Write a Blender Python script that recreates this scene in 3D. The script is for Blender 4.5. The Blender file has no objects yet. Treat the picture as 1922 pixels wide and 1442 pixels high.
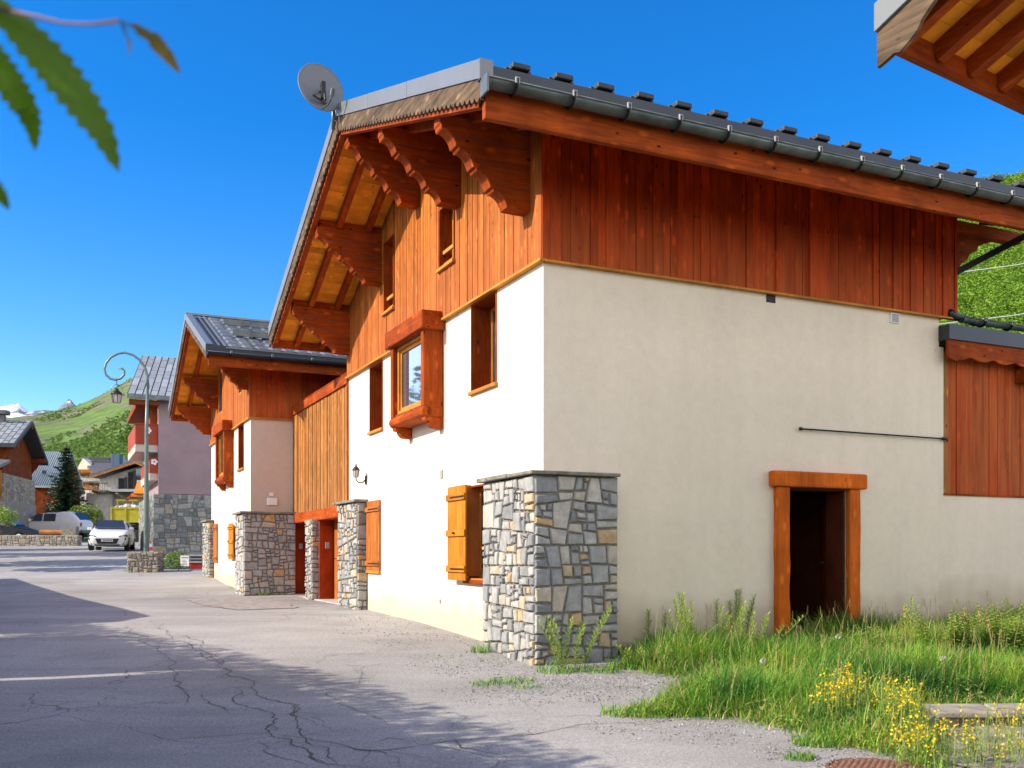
import bpy, math, random
from mathutils import Vector, Matrix
from mathutils import noise as mnoise
rad = math.radians
S = bpy.context.scene
EYE = 1.5                       # eye height over z = 0; all heights below are written relative to the eye
FPX, CX, HY = 1827.0, 961.0, 1040.0

# ------------------------------------------------------------------ camera
cd = bpy.data.cameras.new('Camera'); cam = bpy.data.objects.new('Camera', cd); S.collection.objects.link(cam)
cam.location = (0, 0, EYE); cam.rotation_euler = (rad(90), 0, 0)
cd.sensor_width = 36; cd.lens = 36 * FPX / 1922; cd.shift_y = (HY - 721) / 1922
cd.clip_start = 0.05; cd.clip_end = 9000
cd.dof.use_dof = True; cd.dof.focus_distance = 15; cd.dof.aperture_fstop = 3.6
S.camera = cam
# ------------------------------------------------------------------ sun and sky
SUNV = Vector((-0.9065 + -0.4222 * 0.14, -0.4222 + 0.9065 * 0.14, 0.62)).normalized()
sl = bpy.data.lights.new('Sun', 'SUN'); sun = bpy.data.objects.new('Sun', sl); S.collection.objects.link(sun)
sl.energy = 3.1; sl.angle = rad(0.5); sl.color = (1.0, 0.96, 0.90)
sun.rotation_euler = SUNV.to_track_quat('Z', 'Y').to_euler(); sun.location = (-20, -10, 30)
W = bpy.data.worlds.new('World'); S.world = W; W.use_nodes = True
nt = W.node_tree; nt.nodes.clear()
def N(tree, typ, **kw):
    n = tree.nodes.new(typ)
    for k, v in kw.items():
        if k in n.inputs: n.inputs[k].default_value = v
        else: setattr(n, k, v)
    return n
sky = N(nt, 'ShaderNodeTexSky', sky_type='NISHITA', sun_disc=False)
sky.sun_elevation = math.asin(SUNV.z); sky.sun_rotation = math.atan2(SUNV.x, SUNV.y)
sky.altitude = 1400; sky.air_density = 1.0; sky.dust_density = 0.3; sky.ozone_density = 3.0
hs = N(nt, 'ShaderNodeHueSaturation', Saturation=1.42, Value=0.95, Hue=0.511)
bgn = N(nt, 'ShaderNodeBackground', Strength=0.15)
wo = N(nt, 'ShaderNodeOutputWorld')
# broken white clouds: low at the left of the street (mirrored in the bay window) and more behind the camera, added as white fill light
tc = N(nt, 'ShaderNodeTexCoord'); cn = N(nt, 'ShaderNodeTexNoise', Scale=5.0, Detail=8.0, Roughness=0.6)
mp = N(nt, 'ShaderNodeMapping'); mp.inputs['Scale'].default_value = (1, 1, 2.4)
cr = N(nt, 'ShaderNodeValToRGB'); cr.color_ramp.elements[0].position = 0.42; cr.color_ramp.elements[1].position = 0.62
sp = N(nt, 'ShaderNodeSeparateXYZ')
mr = N(nt, 'ShaderNodeMapRange'); mr.inputs['From Min'].default_value = -0.62; mr.inputs['From Max'].default_value = -0.54
mr.inputs['To Min'].default_value = .3; mr.inputs['To Max'].default_value = 0
mr2 = N(nt, 'ShaderNodeMapRange'); mr2.inputs['From Min'].default_value = 0.5; mr2.inputs['From Max'].default_value = 0.3
mr2.inputs['To Min'].default_value = 0; mr2.inputs['To Max'].default_value = 1
m1 = N(nt, 'ShaderNodeMath', operation='MULTIPLY'); m2 = N(nt, 'ShaderNodeMath', operation='MULTIPLY')
mx = N(nt, 'ShaderNodeMix', data_type='RGBA')
LK = nt.links.new
LK(tc.outputs['Generated'], mp.inputs['Vector']); LK(mp.outputs[0], cn.inputs['Vector']); LK(cn.outputs['Fac'], cr.inputs[0])
LK(tc.outputs['Generated'], sp.inputs[0]); LK(sp.outputs[0], mr.inputs['Value']); LK(sp.outputs[2], mr2.inputs['Value'])
LK(mr.outputs[0], m1.inputs[0]); LK(mr2.outputs[0], m1.inputs[1])
my = N(nt, 'ShaderNodeMapRange'); my.inputs['From Min'].default_value = .45; my.inputs['From Max'].default_value = .15; LK(sp.outputs[1], my.inputs['Value'])
mz = N(nt, 'ShaderNodeMapRange'); mz.inputs['From Min'].default_value = .5; mz.inputs['From Max'].default_value = .8; mz.inputs['To Min'].default_value = 1; mz.inputs['To Max'].default_value = .12; LK(sp.outputs[2], mz.inputs['Value'])
mq = N(nt, 'ShaderNodeMath', operation='MULTIPLY'); LK(my.outputs[0], mq.inputs[0]); LK(mz.outputs[0], mq.inputs[1])
mm_ = N(nt, 'ShaderNodeMath', operation='MAXIMUM'); LK(m1.outputs[0], mm_.inputs[0]); LK(mq.outputs[0], mm_.inputs[1]); LK(mm_.outputs[0], m2.inputs[0]); LK(cr.outputs[0], m2.inputs[1])
LK(sky.outputs[0], hs.inputs['Color']); LK(hs.outputs[0], mx.inputs['A']); mx.inputs['B'].default_value = (11.0, 10.2, 9.2, 1)
LK(m2.outputs[0], mx.inputs['Factor']); LK(mx.outputs['Result'], bgn.inputs['Color']); LK(bgn.outputs[0], wo.inputs[0])
S.view_settings.view_transform = 'Standard'; S.view_settings.look = 'None'
S.view_settings.exposure = 1.12; S.view_settings.use_white_balance = True; S.view_settings.white_balance_temperature = 7600; S.view_settings.gamma = 1; S.view_settings.use_curve_mapping = False
try:
    S.cycles.use_denoising = True; S.cycles.max_bounces = 8; S.cycles.diffuse_bounces = 5; S.cycles.transparent_max_bounces = 8
    S.cycles.caustics_reflective = False; S.cycles.caustics_refractive = False
except Exception: pass

# ------------------------------------------------------------------ materials
MAT = {}
def newmat(name, rough=0.7, metal=0.0, spec=0.4):
    m = bpy.data.materials.new(name); m.use_nodes = True; t = m.node_tree
    b = t.nodes['Principled BSDF']; b.inputs['Roughness'].default_value = rough; b.inputs['Metallic'].default_value = metal
    b.inputs['Specular IOR Level'].default_value = spec
    MAT[name] = m
    return m, t, b
def mapping(t, scale, tint=True):
    tc = N(t, 'ShaderNodeTexCoord'); v = tc.outputs['Object']
    if tint:
        at = N(t, 'ShaderNodeAttribute', attribute_name='tint'); sc = N(t, 'ShaderNodeVectorMath', operation='SCALE')
        sc.inputs['Scale'].default_value = 23.0; t.links.new(at.outputs['Color'], sc.inputs[0])
        ad = N(t, 'ShaderNodeVectorMath', operation='ADD'); t.links.new(v, ad.inputs[0]); t.links.new(sc.outputs[0], ad.inputs[1]); v = ad.outputs[0]
    mp = N(t, 'ShaderNodeMapping'); mp.inputs['Scale'].default_value = scale; t.links.new(v, mp.inputs['Vector'])
    return mp.outputs[0]
def noise(t, vec, scale, detail=4, rough=0.55, dist=0.0):
    n = N(t, 'ShaderNodeTexNoise', Scale=scale, Detail=detail, Roughness=rough, Distortion=dist); t.links.new(vec, n.inputs['Vector']); return n.outputs['Fac']
def ramp(t, fac, stops):
    r = N(t, 'ShaderNodeValToRGB'); e = r.color_ramp.elements
    while len(e) > 1: e.remove(e[-1])
    e[0].position = stops[0][0]; c = stops[0][1]; e[0].color = (*c, 1) if len(c) == 3 else c
    for p, c in stops[1:]:
        k = e.new(p); k.color = (*c, 1) if len(c) == 3 else c
    t.links.new(fac, r.inputs[0]); return r.outputs[0]
def g(v): return (v, v, v)
def mix(t, a, b, fac, blend='MIX'):
    m = N(t, 'ShaderNodeMix', data_type='RGBA', blend_type=blend)
    for s, x in (('A', a), ('B', b), ('Factor', fac)):
        if isinstance(x, (int, float)): m.inputs[s].default_value = x
        elif isinstance(x, tuple): m.inputs[s].default_value = (*x, 1)
        else: t.links.new(x, m.inputs[s])
    return m.outputs['Result']
def bump(t, b, h, strength=0.3, dist=0.01, prev=None):
    n = N(t, 'ShaderNodeBump', Strength=strength, Distance=dist); t.links.new(h, n.inputs['Height'])
    if prev: t.links.new(prev, n.inputs['Normal'])
    t.links.new(n.outputs[0], b.inputs['Normal']); return n.outputs[0]
def tintv(t, lo, hi):
    at = N(t, 'ShaderNodeAttribute', attribute_name='tint')
    return ramp(t, at.outputs['Fac'], [(0, lo), (1, hi)])
def wood(name, c1, c2, axis='z', knots=True, weather=None, rough=0.7, vary=0.35, fine=28, spec=0.12):
    m, t, b = newmat(name, rough, spec=spec)
    s = {'z': (1, 1, .06), 'x': (.06, 1, 1), 'y': (1, .06, 1)}[axis]
    v = mapping(t, s); f = noise(t, v, fine, 6, .72, 1.6)
    f2 = noise(t, mapping(t, (1, 1, 1)), 2.2, 3)
    col = ramp(t, f, [(.25, c2), (.5, tuple((a + d) / 2 for a, d in zip(c1, c2))), (.72, c1)])
    col = mix(t, col, tintv(t, g(1 - vary), g(1 + vary * .6)), 1.0, 'MULTIPLY')
    col = mix(t, col, ramp(t, f2, [(.32, g(.60)), (.68, g(1.15))]), .85, 'MULTIPLY')
    if knots:
        ks = {'z': (1, 1, .45), 'x': (.45, 1, 1), 'y': (1, .45, 1)}[axis]
        vo = N(t, 'ShaderNodeTexVoronoi', Scale=7.5, Randomness=1.0); t.links.new(mapping(t, ks), vo.inputs['Vector'])
        k = ramp(t, vo.outputs['Distance'], [(.07, g(1)), (.12, g(0))])
        col = mix(t, col, tuple(x * .22 for x in c2), k)
        vp = N(t, 'ShaderNodeTexVoronoi', Scale=4.6, Randomness=1.0); t.links.new(mapping(t, tuple(q * 1.35 for q in ks)), vp.inputs['Vector'])
        col = mix(t, col, tuple(min(1, x * 1.5) for x in c1), ramp(t, vp.outputs['Distance'], [(.10, g(.55)), (.24, g(0))]))
    if weather:
        # silvered timber where rain reaches it, in irregular streaks
        wc, z0, z1, amt = weather
        tc = N(t, 'ShaderNodeTexCoord'); sx = N(t, 'ShaderNodeSeparateXYZ'); t.links.new(tc.outputs['Object'], sx.inputs[0])
        r = N(t, 'ShaderNodeMapRange'); r.inputs['From Min'].default_value = z0; r.inputs['From Max'].default_value = z1
        r.inputs['To Min'].default_value = 1; r.inputs['To Max'].default_value = 0; t.links.new(sx.outputs[2], r.inputs['Value'])
        wn = noise(t, mapping(t, tuple(x * 3 for x in s)), 4, 4)
        wr = ramp(t, wn, [(.35, g(.35)), (.65, g(1))])
        mm = N(t, 'ShaderNodeMath', operation='MULTIPLY'); t.links.new(r.outputs[0], mm.inputs[0]); t.links.new(wr, mm.inputs[1])
        m2 = N(t, 'ShaderNodeMath', operation='MULTIPLY', use_clamp=True); t.links.new(mm.outputs[0], m2.inputs[0]); m2.inputs[1].default_value = amt
        col = mix(t, col, wc, m2.outputs[0])
    t.links.new(col, b.inputs['Base Color']); bump(t, b, f, .35, .004)
    return m
def plain(name, col, rough=.6, metal=0.0, var=.15, scale=6, bmp=0.0, spec=.4, vtint=0.0):
    m, t, b = newmat(name, rough, metal, spec)
    f = noise(t, mapping(t, (1, 1, 1)), scale, 5)
    c = ramp(t, f, [(.3, tuple(x * (1 - var) for x in col)), (.7, tuple(min(1, x * (1 + var)) for x in col))])
    if vtint: c = mix(t, c, tintv(t, g(1 - vtint), g(1 + vtint)), 1.0, 'MULTIPLY')
    t.links.new(c, b.inputs['Base Color'])
    if bmp: bump(t, b, noise(t, mapping(t, (1, 1, 1)), scale * 12, 4), bmp, .01)
    return m

wood('clad_lit', (.60, .20, .038), (.26, .055, .010), vary=.45, weather=((.40, .115, .04), 4.9, 6.4, .75))  # street-side boards, sunlit tone put into the colour
wood('clad_shaded', (.58, .050, .004), (.20, .012, .0015), vary=.30, weather=((.48, .135, .04), 4.4, 5.6, .8), fine=22)  # same boards on the sides away from the sun, shade put into the colour
wood('clad_old', (.62, .24, .05), (.24, .085, .022), vary=.4, weather=((.22, .15, .09), 1.5, 6.0, .45))
wood('soffit', (.92, .38, .04), (.80, .25, .022), axis='y', vary=.2)
wood('beam_u', (.46, .085, .011), (.18, .022, .004), axis='x', vary=.25, fine=16)
wood('beam_v', (.46, .085, .011), (.18, .022, .004), axis='y', vary=.25, fine=16)
wood('beam_z', (.46, .085, .011), (.18, .022, .004), axis='z', vary=.2, fine=16)
wood('frame_z', (.62, .27, .06), (.45, .17, .035), axis='z', knots=False, vary=.15)
wood('shutter', (.66, .26, .03), (.46, .15, .018), axis='z', vary=.15, knots=False)
wood('shutter_red', (.52, .17, .04), (.36, .1, .022), axis='z', vary=.15, knots=False)
wood('door_red', (.42, .055, .012), (.28, .03, .008), axis='z', vary=.1, knots=False, rough=.4)
wood('verge_old', (.24, .155, .095), (.012, .011, .010), axis='y', vary=.2, fine=13)
wood('far_wood', (.34, .08, .02), (.16, .03, .01), vary=.4, knots=False, fine=12)
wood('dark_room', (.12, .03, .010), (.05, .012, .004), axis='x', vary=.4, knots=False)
plain('flash', (.20, .215, .235), .42, .35, .06, 2)
plain('flash_matt', (.20, .22, .24), .8, 0, .06, 2, spec=.1)
plain('flash_dark', (.045, .055, .07), .38, .5, .1, 2)
wood('door_orange', (.74, .17, .016), (.46, .075, .008), axis='z', vary=.15, fine=14)
plain('zinc', (.13, .15, .15), .42, .6, .35, 5)
plain('tile_metal', (.17, .19, .215), .38, .35, .12, 3, vtint=.18)
plain('plate_light', (.34, .37, .39), .5, .2, .12, 3, vtint=.15)
plain('slate', (.11, .115, .13), .6, 0, .25, 3, vtint=.3)
plain('seam_dark', (.045, .05, .06), .6)
plain('ribbed_green', (.50, .60, .60), .5, .1, .1, 3)
plain('black_iron', (.02, .02, .022), .5, .3)
plain('grey_pvc', (.33, .34, .35), .5)
plain('white_paint', (.78, .78, .78), .3, 0, .03, 2)
plain('car_white', (.78, .79, .80), .16, 0, .02, 2, spec=.6)
plain('rubber', (.02, .02, .02), .8)
plain('chrome', (.6, .6, .62), .2, 1)
plain('lamp_green', (.12, .175, .16), .4, .3, .15, 4)
plain('dish', (.17, .19, .215), .5, .1, .05, 2)
plain('stone_slab', (.20, .19, .16), .85, 0, .4, 7, .5)
plain('stone_slab_pale', (.30, .275, .23), .9, 0, .45, 5, .6)
plain('gravel_stone', (.29, .28, .265), .9, 0, .2, 9, vtint=.5)
plain('litter_brown', (.22, .13, .07), .9, 0, .3, 9, vtint=.5)
plain('mortar', (.25, .235, .21), .95, 0, .3, 20, .6)
plain('mauve', (.30, .215, .235), .9, 0, .12, 1.2, .2)
plain('yellow_steel', (.36, .32, .015), .5, 0, .15, 4)
plain('orange_cloth', (.75, .20, .02), .7, 0, .15, 2)
plain('red_paint', (.34, .04, .012), .6, 0, .2, 3)
plain('rubble', (.5, .47, .45), .9, 0, .3, 3, .5, vtint=.4)
plain('concrete', (.42, .41, .38), .9, 0, .25, 4, .4)
plain('bark', (.12, .085, .055), .9, 0, .4, 8, .6)
plain('stem_green', (.20, .27, .07), .7, 0, .2, 8)
plain('dry_stem', (.42, .32, .17), .8, 0, .3, 8)
plain('flower_yellow', (.72, .50, .01), .6, 0, .2, 20)
plain('seed_head', (.62, .62, .55), .9)
plain('tail_red', (.4, .02, .02), .3)
plain('plate_paper', (.8, .8, .78), .6, 0, .03)
plain('ink', (.03, .03, .035), .7)
plain('skin_cone', (.75, .1, .04), .5)
plain('rust_iron', (.23, .115, .08), .75, .3, .35, 9, .4)
plain('blue_box', (.05, .10, .16), .5)
plain('lamp_glass', (.45, .38, .38), .3)

def glassy(name, col, rough=.03, metal=0.9):
    m, t, b = newmat(name, rough, metal, .8); b.inputs['Base Color'].default_value = (*col, 1)
    f = noise(t, mapping(t, (1, 1, 1)), 1.3, 1); bump(t, b, f, .05, .02); return m
glassy('pane_mirror', (.42, .56, .74))
glassy('pane_dark', (.10, .12, .14), .05, .7)

def plaster(name, col):
    m, t, b = newmat(name, .95, spec=.2); v = mapping(t, (1, 1, 1), False)
    f = noise(t, v, .7, 4); f3 = noise(t, mapping(t, (1.5, 1.5, .12), False), 2.6, 4)
    c = ramp(t, f, [(.3, tuple(x * .90 for x in col)), (.7, col)])
    c = mix(t, c, ramp(t, noise(t, v, 7, 6, .7), [(.3, g(.93)), (.7, g(1.05))]), .8, 'MULTIPLY'); c = mix(t, c, ramp(t, noise(t, v, 60, 3, .7), [(.3, g(.90)), (.7, g(1.06))]), .7, 'MULTIPLY')
    c = mix(t, c, ramp(t, f3, [(.35, (.90, .88, .84)), (.6, g(1))]), .22, 'MULTIPLY')
    # splash dirt just above the ground
    tc = N(t, 'ShaderNodeTexCoord'); sx = N(t, 'ShaderNodeSeparateXYZ'); t.links.new(tc.outputs['Object'], sx.inputs[0])
    ad = N(t, 'ShaderNodeMath', operation='ADD'); ms = N(t, 'ShaderNodeMath', operation='MULTIPLY'); t.links.new(noise(t, v, 3.5, 5), ms.inputs[0]); ms.inputs[1].default_value = -.75
    t.links.new(sx.outputs[2], ad.inputs[0]); t.links.new(ms.outputs[0], ad.inputs[1])
    c = mix(t, c, ramp(t, ad.outputs[0], [(0, (.66, .60, .50)), (.42, g(1))]), .75, 'MULTIPLY')
    sp_ = N(t, 'ShaderNodeTexVoronoi', Scale=1.1); t.links.new(v, sp_.inputs['Vector'])
    c = mix(t, c, ramp(t, sp_.outputs['Distance'], [(.012, g(.6)), (.022, g(1))]), .6, 'MULTIPLY')
    t.links.new(c, b.inputs['Base Color']); bump(t, b, noise(t, v, 85, 3), .45, .006); return m
plaster('plaster', (.86, .765, .63))
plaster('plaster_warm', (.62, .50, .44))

def stone(name, stops):
    m, t, b = newmat(name, .88, spec=.3); at = N(t, 'ShaderNodeAttribute', attribute_name='tint')
    base = ramp(t, at.outputs['Fac'], stops); v = mapping(t, (1, 1, 1))
    f = noise(t, v, 9, 8, .65); f2 = noise(t, v, 45, 4, .7)
    c = mix(t, base, ramp(t, f, [(.3, g(.62)), (.55, g(1)), (.72, g(1.25))]), .9, 'MULTIPLY')
    c = mix(t, c, (.45, .40, .30), ramp(t, noise(t, v, 3.2, 6, .6), [(.6, g(0)), (.72, g(.45))]))
    t.links.new(c, b.inputs['Base Color']); n1 = bump(t, b, f, .7, .02); bump(t, b, f2, .5, .006, n1); return m
stone('stone', [(0, (.21, .225, .235)), (.25, (.30, .315, .32)), (.5, (.38, .385, .375)), (.68, (.47, .46, .43)), (.8, (.46, .42, .35)), (.88, (.50, .39, .26)), (1, (.54, .36, .19))])
stone('stone_dark', [(0, (.13, .15, .15)), (.4, (.21, .23, .23)), (.8, (.33, .34, .32)), (1, (.32, .28, .22))])
stone('stone_warm', [(0, (.23, .21, .19)), (.5, (.33, .30, .26)), (.8, (.40, .36, .30)), (1, (.42, .30, .16))])

def leafmat(name, lo, hi, trans=.35, rough=.5, mid=None):
    m, t, b = newmat(name, rough, spec=.35); at = N(t, 'ShaderNodeAttribute', attribute_name='tint')
    c = ramp(t, at.outputs['Fac'], [(0, lo), (.5, mid), (1, hi)] if mid else [(0, lo), (1, hi)])
    t.links.new(c, b.inputs['Base Color']); tr = N(t, 'ShaderNodeBsdfTranslucent'); t.links.new(c, tr.inputs['Color'])
    ms = N(t, 'ShaderNodeMixShader', Fac=trans); t.links.new(b.outputs[0], ms.inputs[1]); t.links.new(tr.outputs[0], ms.inputs[2])
    t.links.new(ms.outputs[0], t.nodes['Material Output'].inputs['Surface']); return m
leafmat('grass', (.018, .12, .03), (.42, .56, .08), mid=(.14, .40, .045))
leafmat('grass_dry', (.30, .27, .09), (.48, .42, .16), .2)
leafmat('weed_leaf', (.10, .22, .04), (.42, .54, .13))
leafmat('bush_leaf', (.07, .17, .02), (.28, .40, .05))
leafmat('tree_leaf', (.035, .09, .015), (.12, .22, .03))
leafmat('conifer', (.015, .045, .022), (.05, .10, .045), .15)
leafmat('hill_leaf', (.065, .17, .014), (.25, .41, .035), .3, .8)
leafmat('scrub_leaf', (.06, .13, .025), (.16, .28, .05), .2, .8)
leafmat('near_leaf_brown', (.11, .085, .012), (.17, .13, .02), .4, .5)
leafmat('near_leaf', (.07, .17, .008), (.13, .27, .012), .5, .4)

# ------------------------------------------------------------------ mesh builder, things
R_ = (.9065, .4222); L_ = (-.4222, .9065); C0 = (.36, 11.2)     # street-corner of the big chalet and its two wall directions
class Thing:
    """a frame: local x,y axes turned by rot at world (ox,oy); z relative to the eye, zb the base height"""
    def __init__(s, name, label, cat, ox, oy, rot, zb, group=None, kind=None, sub=(0, 0)):
        s.c, s.s = math.cos(rot), math.sin(rot); s.zb = zb; s.sub = sub
        e = bpy.data.objects.new(name, None); S.collection.objects.link(e); e.empty_display_size = .2
        e.location = (ox + s.c * sub[0] - s.s * sub[1], oy + s.s * sub[0] + s.c * sub[1], zb + EYE); e.rotation_euler = (0, 0, rot)
        s.o = e
        if label: e['label'] = label
        if cat: e['category'] = cat
        if group: e['group'] = group
        if kind: e['kind'] = kind
ROT = math.atan2(R_[1], R_[0])
def house(name, label, cat, zb, sub=(0, 0), **k): return Thing(name, label, cat, C0[0], C0[1], ROT, zb, sub=sub, **k)
class MB:
    def __init__(s): s.v = []; s.f = []; s.t = []; s.m = []; s.mi = 0
    def add(s, vs, fs, tint=None):
        b = len(s.v); s.v += [tuple(p) for p in vs]; tt = random.random() if tint is None else tint
        for f in fs: s.f.append(tuple(b + i for i in f)); s.t.append(tt); s.m.append(s.mi)
    def box(s, x0, x1, y0, y1, z0, z1, tint=None):
        s.add([(x0, y0, z0), (x1, y0, z0), (x1, y1, z0), (x0, y1, z0), (x0, y0, z1), (x1, y0, z1), (x1, y1, z1), (x0, y1, z1)],
              [(3, 2, 1, 0), (4, 5, 6, 7), (0, 1, 5, 4), (1, 2, 6, 5), (2, 3, 7, 6), (3, 0, 4, 7)], tint)
    def prism(s, pts, d, tint=None, caps=True):
        """pts: closed planar polygon (3D), extruded by vector d"""
        n = len(pts); q = [(p[0] + d[0], p[1] + d[1], p[2] + d[2]) for p in pts]
        fs = [(i, (i + 1) % n, n + (i + 1) % n, n + i) for i in range(n)]
        if caps: fs += [tuple(range(n - 1, -1, -1)), tuple(range(n, 2 * n))]
        s.add(list(pts) + q, fs, tint)
    def bar(s, a, b, w, h, up=(0, 0, 1), tint=None):
        """box beam from a to b, w across, h along up (centred)"""
        a = Vector(a); b = Vector(b); d = (b - a).normalized(); u = Vector(up); sd = d.cross(u).normalized(); u = sd.cross(d).normalized()
        P = [a + sd * i * w / 2 + u * j * h / 2 for i, j in ((-1, -1), (1, -1), (1, 1), (-1, 1))]
        s.prism(P, b - a, tint)
    def tube(s, pts, r, n=8, tint=None, caps=True):
        pts = [Vector(p) for p in pts]; rs = r if isinstance(r, (list, tuple)) else [r] * len(pts)
        vs = []; fs = []; pu = None
        for i, p in enumerate(pts):
            d = (pts[min(i + 1, len(pts) - 1)] - pts[max(i - 1, 0)]).normalized()
            u = (Vector((0, 0, 1)) if abs(d.z) < .9 else Vector((1, 0, 0))) if pu is None else pu
            a = d.cross(u).normalized(); u = a.cross(d).normalized(); pu = u
            for k in range(n):
                an = 2 * math.pi * k / n; vs.append(p + (a * math.cos(an) + u * math.sin(an)) * rs[i])
        for i in range(len(pts) - 1):
            for k in range(n): fs.append((i * n + k, i * n + (k + 1) % n, (i + 1) * n + (k + 1) % n, (i + 1) * n + k))
        if caps: fs += [tuple(range(n - 1, -1, -1)), tuple((len(pts) - 1) * n + k for k in range(n))]
        s.add(vs, fs, tint)
    def lathe(s, c, prof, n=16, tint=None):
        vs = []; fs = []
        for (r, z) in prof:
            for k in range(n): an = 2 * math.pi * k / n; vs.append((c[0] + r * math.cos(an), c[1] + r * math.sin(an), c[2] + z))
        for i in range(len(prof) - 1):
            for k in range(n): fs.append((i * n + k, i * n + (k + 1) % n, (i + 1) * n + (k + 1) % n, (i + 1) * n + k))
        s.add(vs, fs, tint)
    def build(s, name, mat, th=None, parent=None, bev=0, smooth=False, sub=0, solid=0):
        me = bpy.data.meshes.new(name)
        if isinstance(th, Thing): ox, oy, oz = th.sub[0], th.sub[1], th.zb
        else: ox, oy, oz = 0, 0, -EYE
        me.from_pydata([(x - ox, y - oy, z - oz) for x, y, z in s.v], [], s.f)
        at = me.attributes.new('tint', 'FLOAT', 'FACE')
        at.data.foreach_set('value', s.t)
        for mm in (mat if isinstance(mat, (list, tuple)) else [mat]): me.materials.append(MAT[mm])
        if any(s.m): me.polygons.foreach_set('material_index', s.m)
        if smooth: me.polygons.foreach_set('use_smooth', [True] * len(s.f))
        me.update()
        o = bpy.data.objects.new(name, me); S.collection.objects.link(o)
        if parent is not None: o.parent = parent
        elif isinstance(th, Thing): o.parent = th.o
        if solid: m = o.modifiers.new('s', 'SOLIDIFY'); m.thickness = solid; m.offset = 0
        if bev: m = o.modifiers.new('b', 'BEVEL'); m.width = bev; m.segments = 2; m.limit_method = 'ANGLE'
        if sub: m = o.modifiers.new('u', 'SUBSURF'); m.levels = m.render_levels = sub
        return o
def tag(o, label=None, cat=None, group=None, kind=None):
    if label: o['label'] = label
    if cat: o['category'] = cat
    if group: o['group'] = group
    if kind: o['kind'] = kind
    return o
rng = random.Random(7); random.seed(11)

# ------------------------------------------------------------------ ground heights (eye relative)
GK = [(-60, -1.5), (0, -1.5), (6, -1.42), (9, -1.33), (11, -1.25), (12.8, -1.14), (15, -1.06), (18, -1.0), (22.5, -.97), (26, -.82), (30, -.56), (36, -.22), (42, .03),
      (55, .45), (66, 1.0), (80, 1.6), (120, 3.5), (200, 9), (400, 26), (900, 60), (4000, 120)]
def gz(x, y):
    for (a, za), (b, zb) in zip(GK, GK[1:]):
        if y <= b: break
    t = max(0, min(1, (y - a) / (b - a)))
    z = za + (zb - za) * t
    # gentle unevenness close by
    if y < 40: z += .018 * mnoise.noise(Vector((x * .5, y * .5, 0))) + .006 * mnoise.noise(Vector((x * 2, y * 2, 3)))
    return z
def G(px, py):
    """point on the ground seen at a pixel of the photograph"""
    rx, rz = (px - CX) / FPX, (HY - py) / FPX; y = 3.0
    while y < 200 and rz * y > gz(rx * y, y): y += .02
    return (rx * y, y, gz(rx * y, y))
def P(px, py, Y): return ((px - CX) / FPX * Y, Y, (HY - py) / FPX * Y)
def uv2w(u, v): return (C0[0] + R_[0] * u + L_[0] * v, C0[1] + R_[1] * u + L_[1] * v)

# ------------------------------------------------------------------ polygons for masonry
def clip(poly, n, c):
    out = []
    for i in range(len(poly)):
        p, q = poly[i], poly[(i + 1) % len(poly)]; a = p[0] * n[0] + p[1] * n[1] - c; b = q[0] * n[0] + q[1] * n[1] - c
        if a >= 0: out.append(p)
        if (a > 0 > b) or (a < 0 < b): t = a / (a - b); out.append((p[0] + (q[0] - p[0]) * t, p[1] + (q[1] - p[1]) * t))
    return out
def area(p): return abs(sum(p[i][0] * p[(i + 1) % len(p)][1] - p[(i + 1) % len(p)][0] * p[i][1] for i in range(len(p)))) / 2
def inset(poly, d):
    n = len(poly); sgn = 1 if sum(poly[i][0] * poly[(i + 1) % n][1] - poly[(i + 1) % n][0] * poly[i][1] for i in range(n)) > 0 else -1
    out = poly
    for i in range(n):
        a, b = poly[i], poly[(i + 1) % n]; L = math.hypot(b[0] - a[0], b[1] - a[1])
        if L < 1e-5: continue
        nx, ny = -(b[1] - a[1]) / L * sgn, (b[0] - a[0]) / L * sgn
        out = clip(out, (nx, ny), nx * a[0] + ny * a[1] + d)
        if len(out) < 3: return None
    return out
def rubble(a0, a1, b0, b1, amean, tilt=.10):
    todo = [[(a0, b0), (a1, b0), (a1, b1), (a0, b1)]]; out = []
    while todo:
        p = todo.pop(); A = area(p); xs = [q[0] for q in p]; ys = [q[1] for q in p]; w, h = max(xs) - min(xs), max(ys) - min(ys)
        if A < amean * rng.choice((.35, .8, 1.1, 1.8, 2.6)) and w < 2.8 * h and h < 1.5 * w: out.append(p); continue
        if A < amean * .16: out.append(p); continue
        t = rng.uniform(.34, .66)
        if w > h * 1.15: n = (math.cos(rng.gauss(0, tilt)), math.sin(rng.gauss(0, tilt * 1.4))); c0 = (min(xs) + w * t, sum(ys) / len(ys))
        else: n = (math.sin(rng.gauss(0, tilt * .7)), 1); c0 = (sum(xs) / len(xs), min(ys) + h * t)
        L = math.hypot(*n); n = (n[0] / L, n[1] / L); c = n[0] * c0[0] + n[1] * c0[1]
        q1, q2 = clip(p, n, c), clip(p, (-n[0], -n[1]), -c)
        if len(q1) < 3 or len(q2) < 3: out.append(p); continue
        todo += [q1, q2]
    return out
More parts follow.
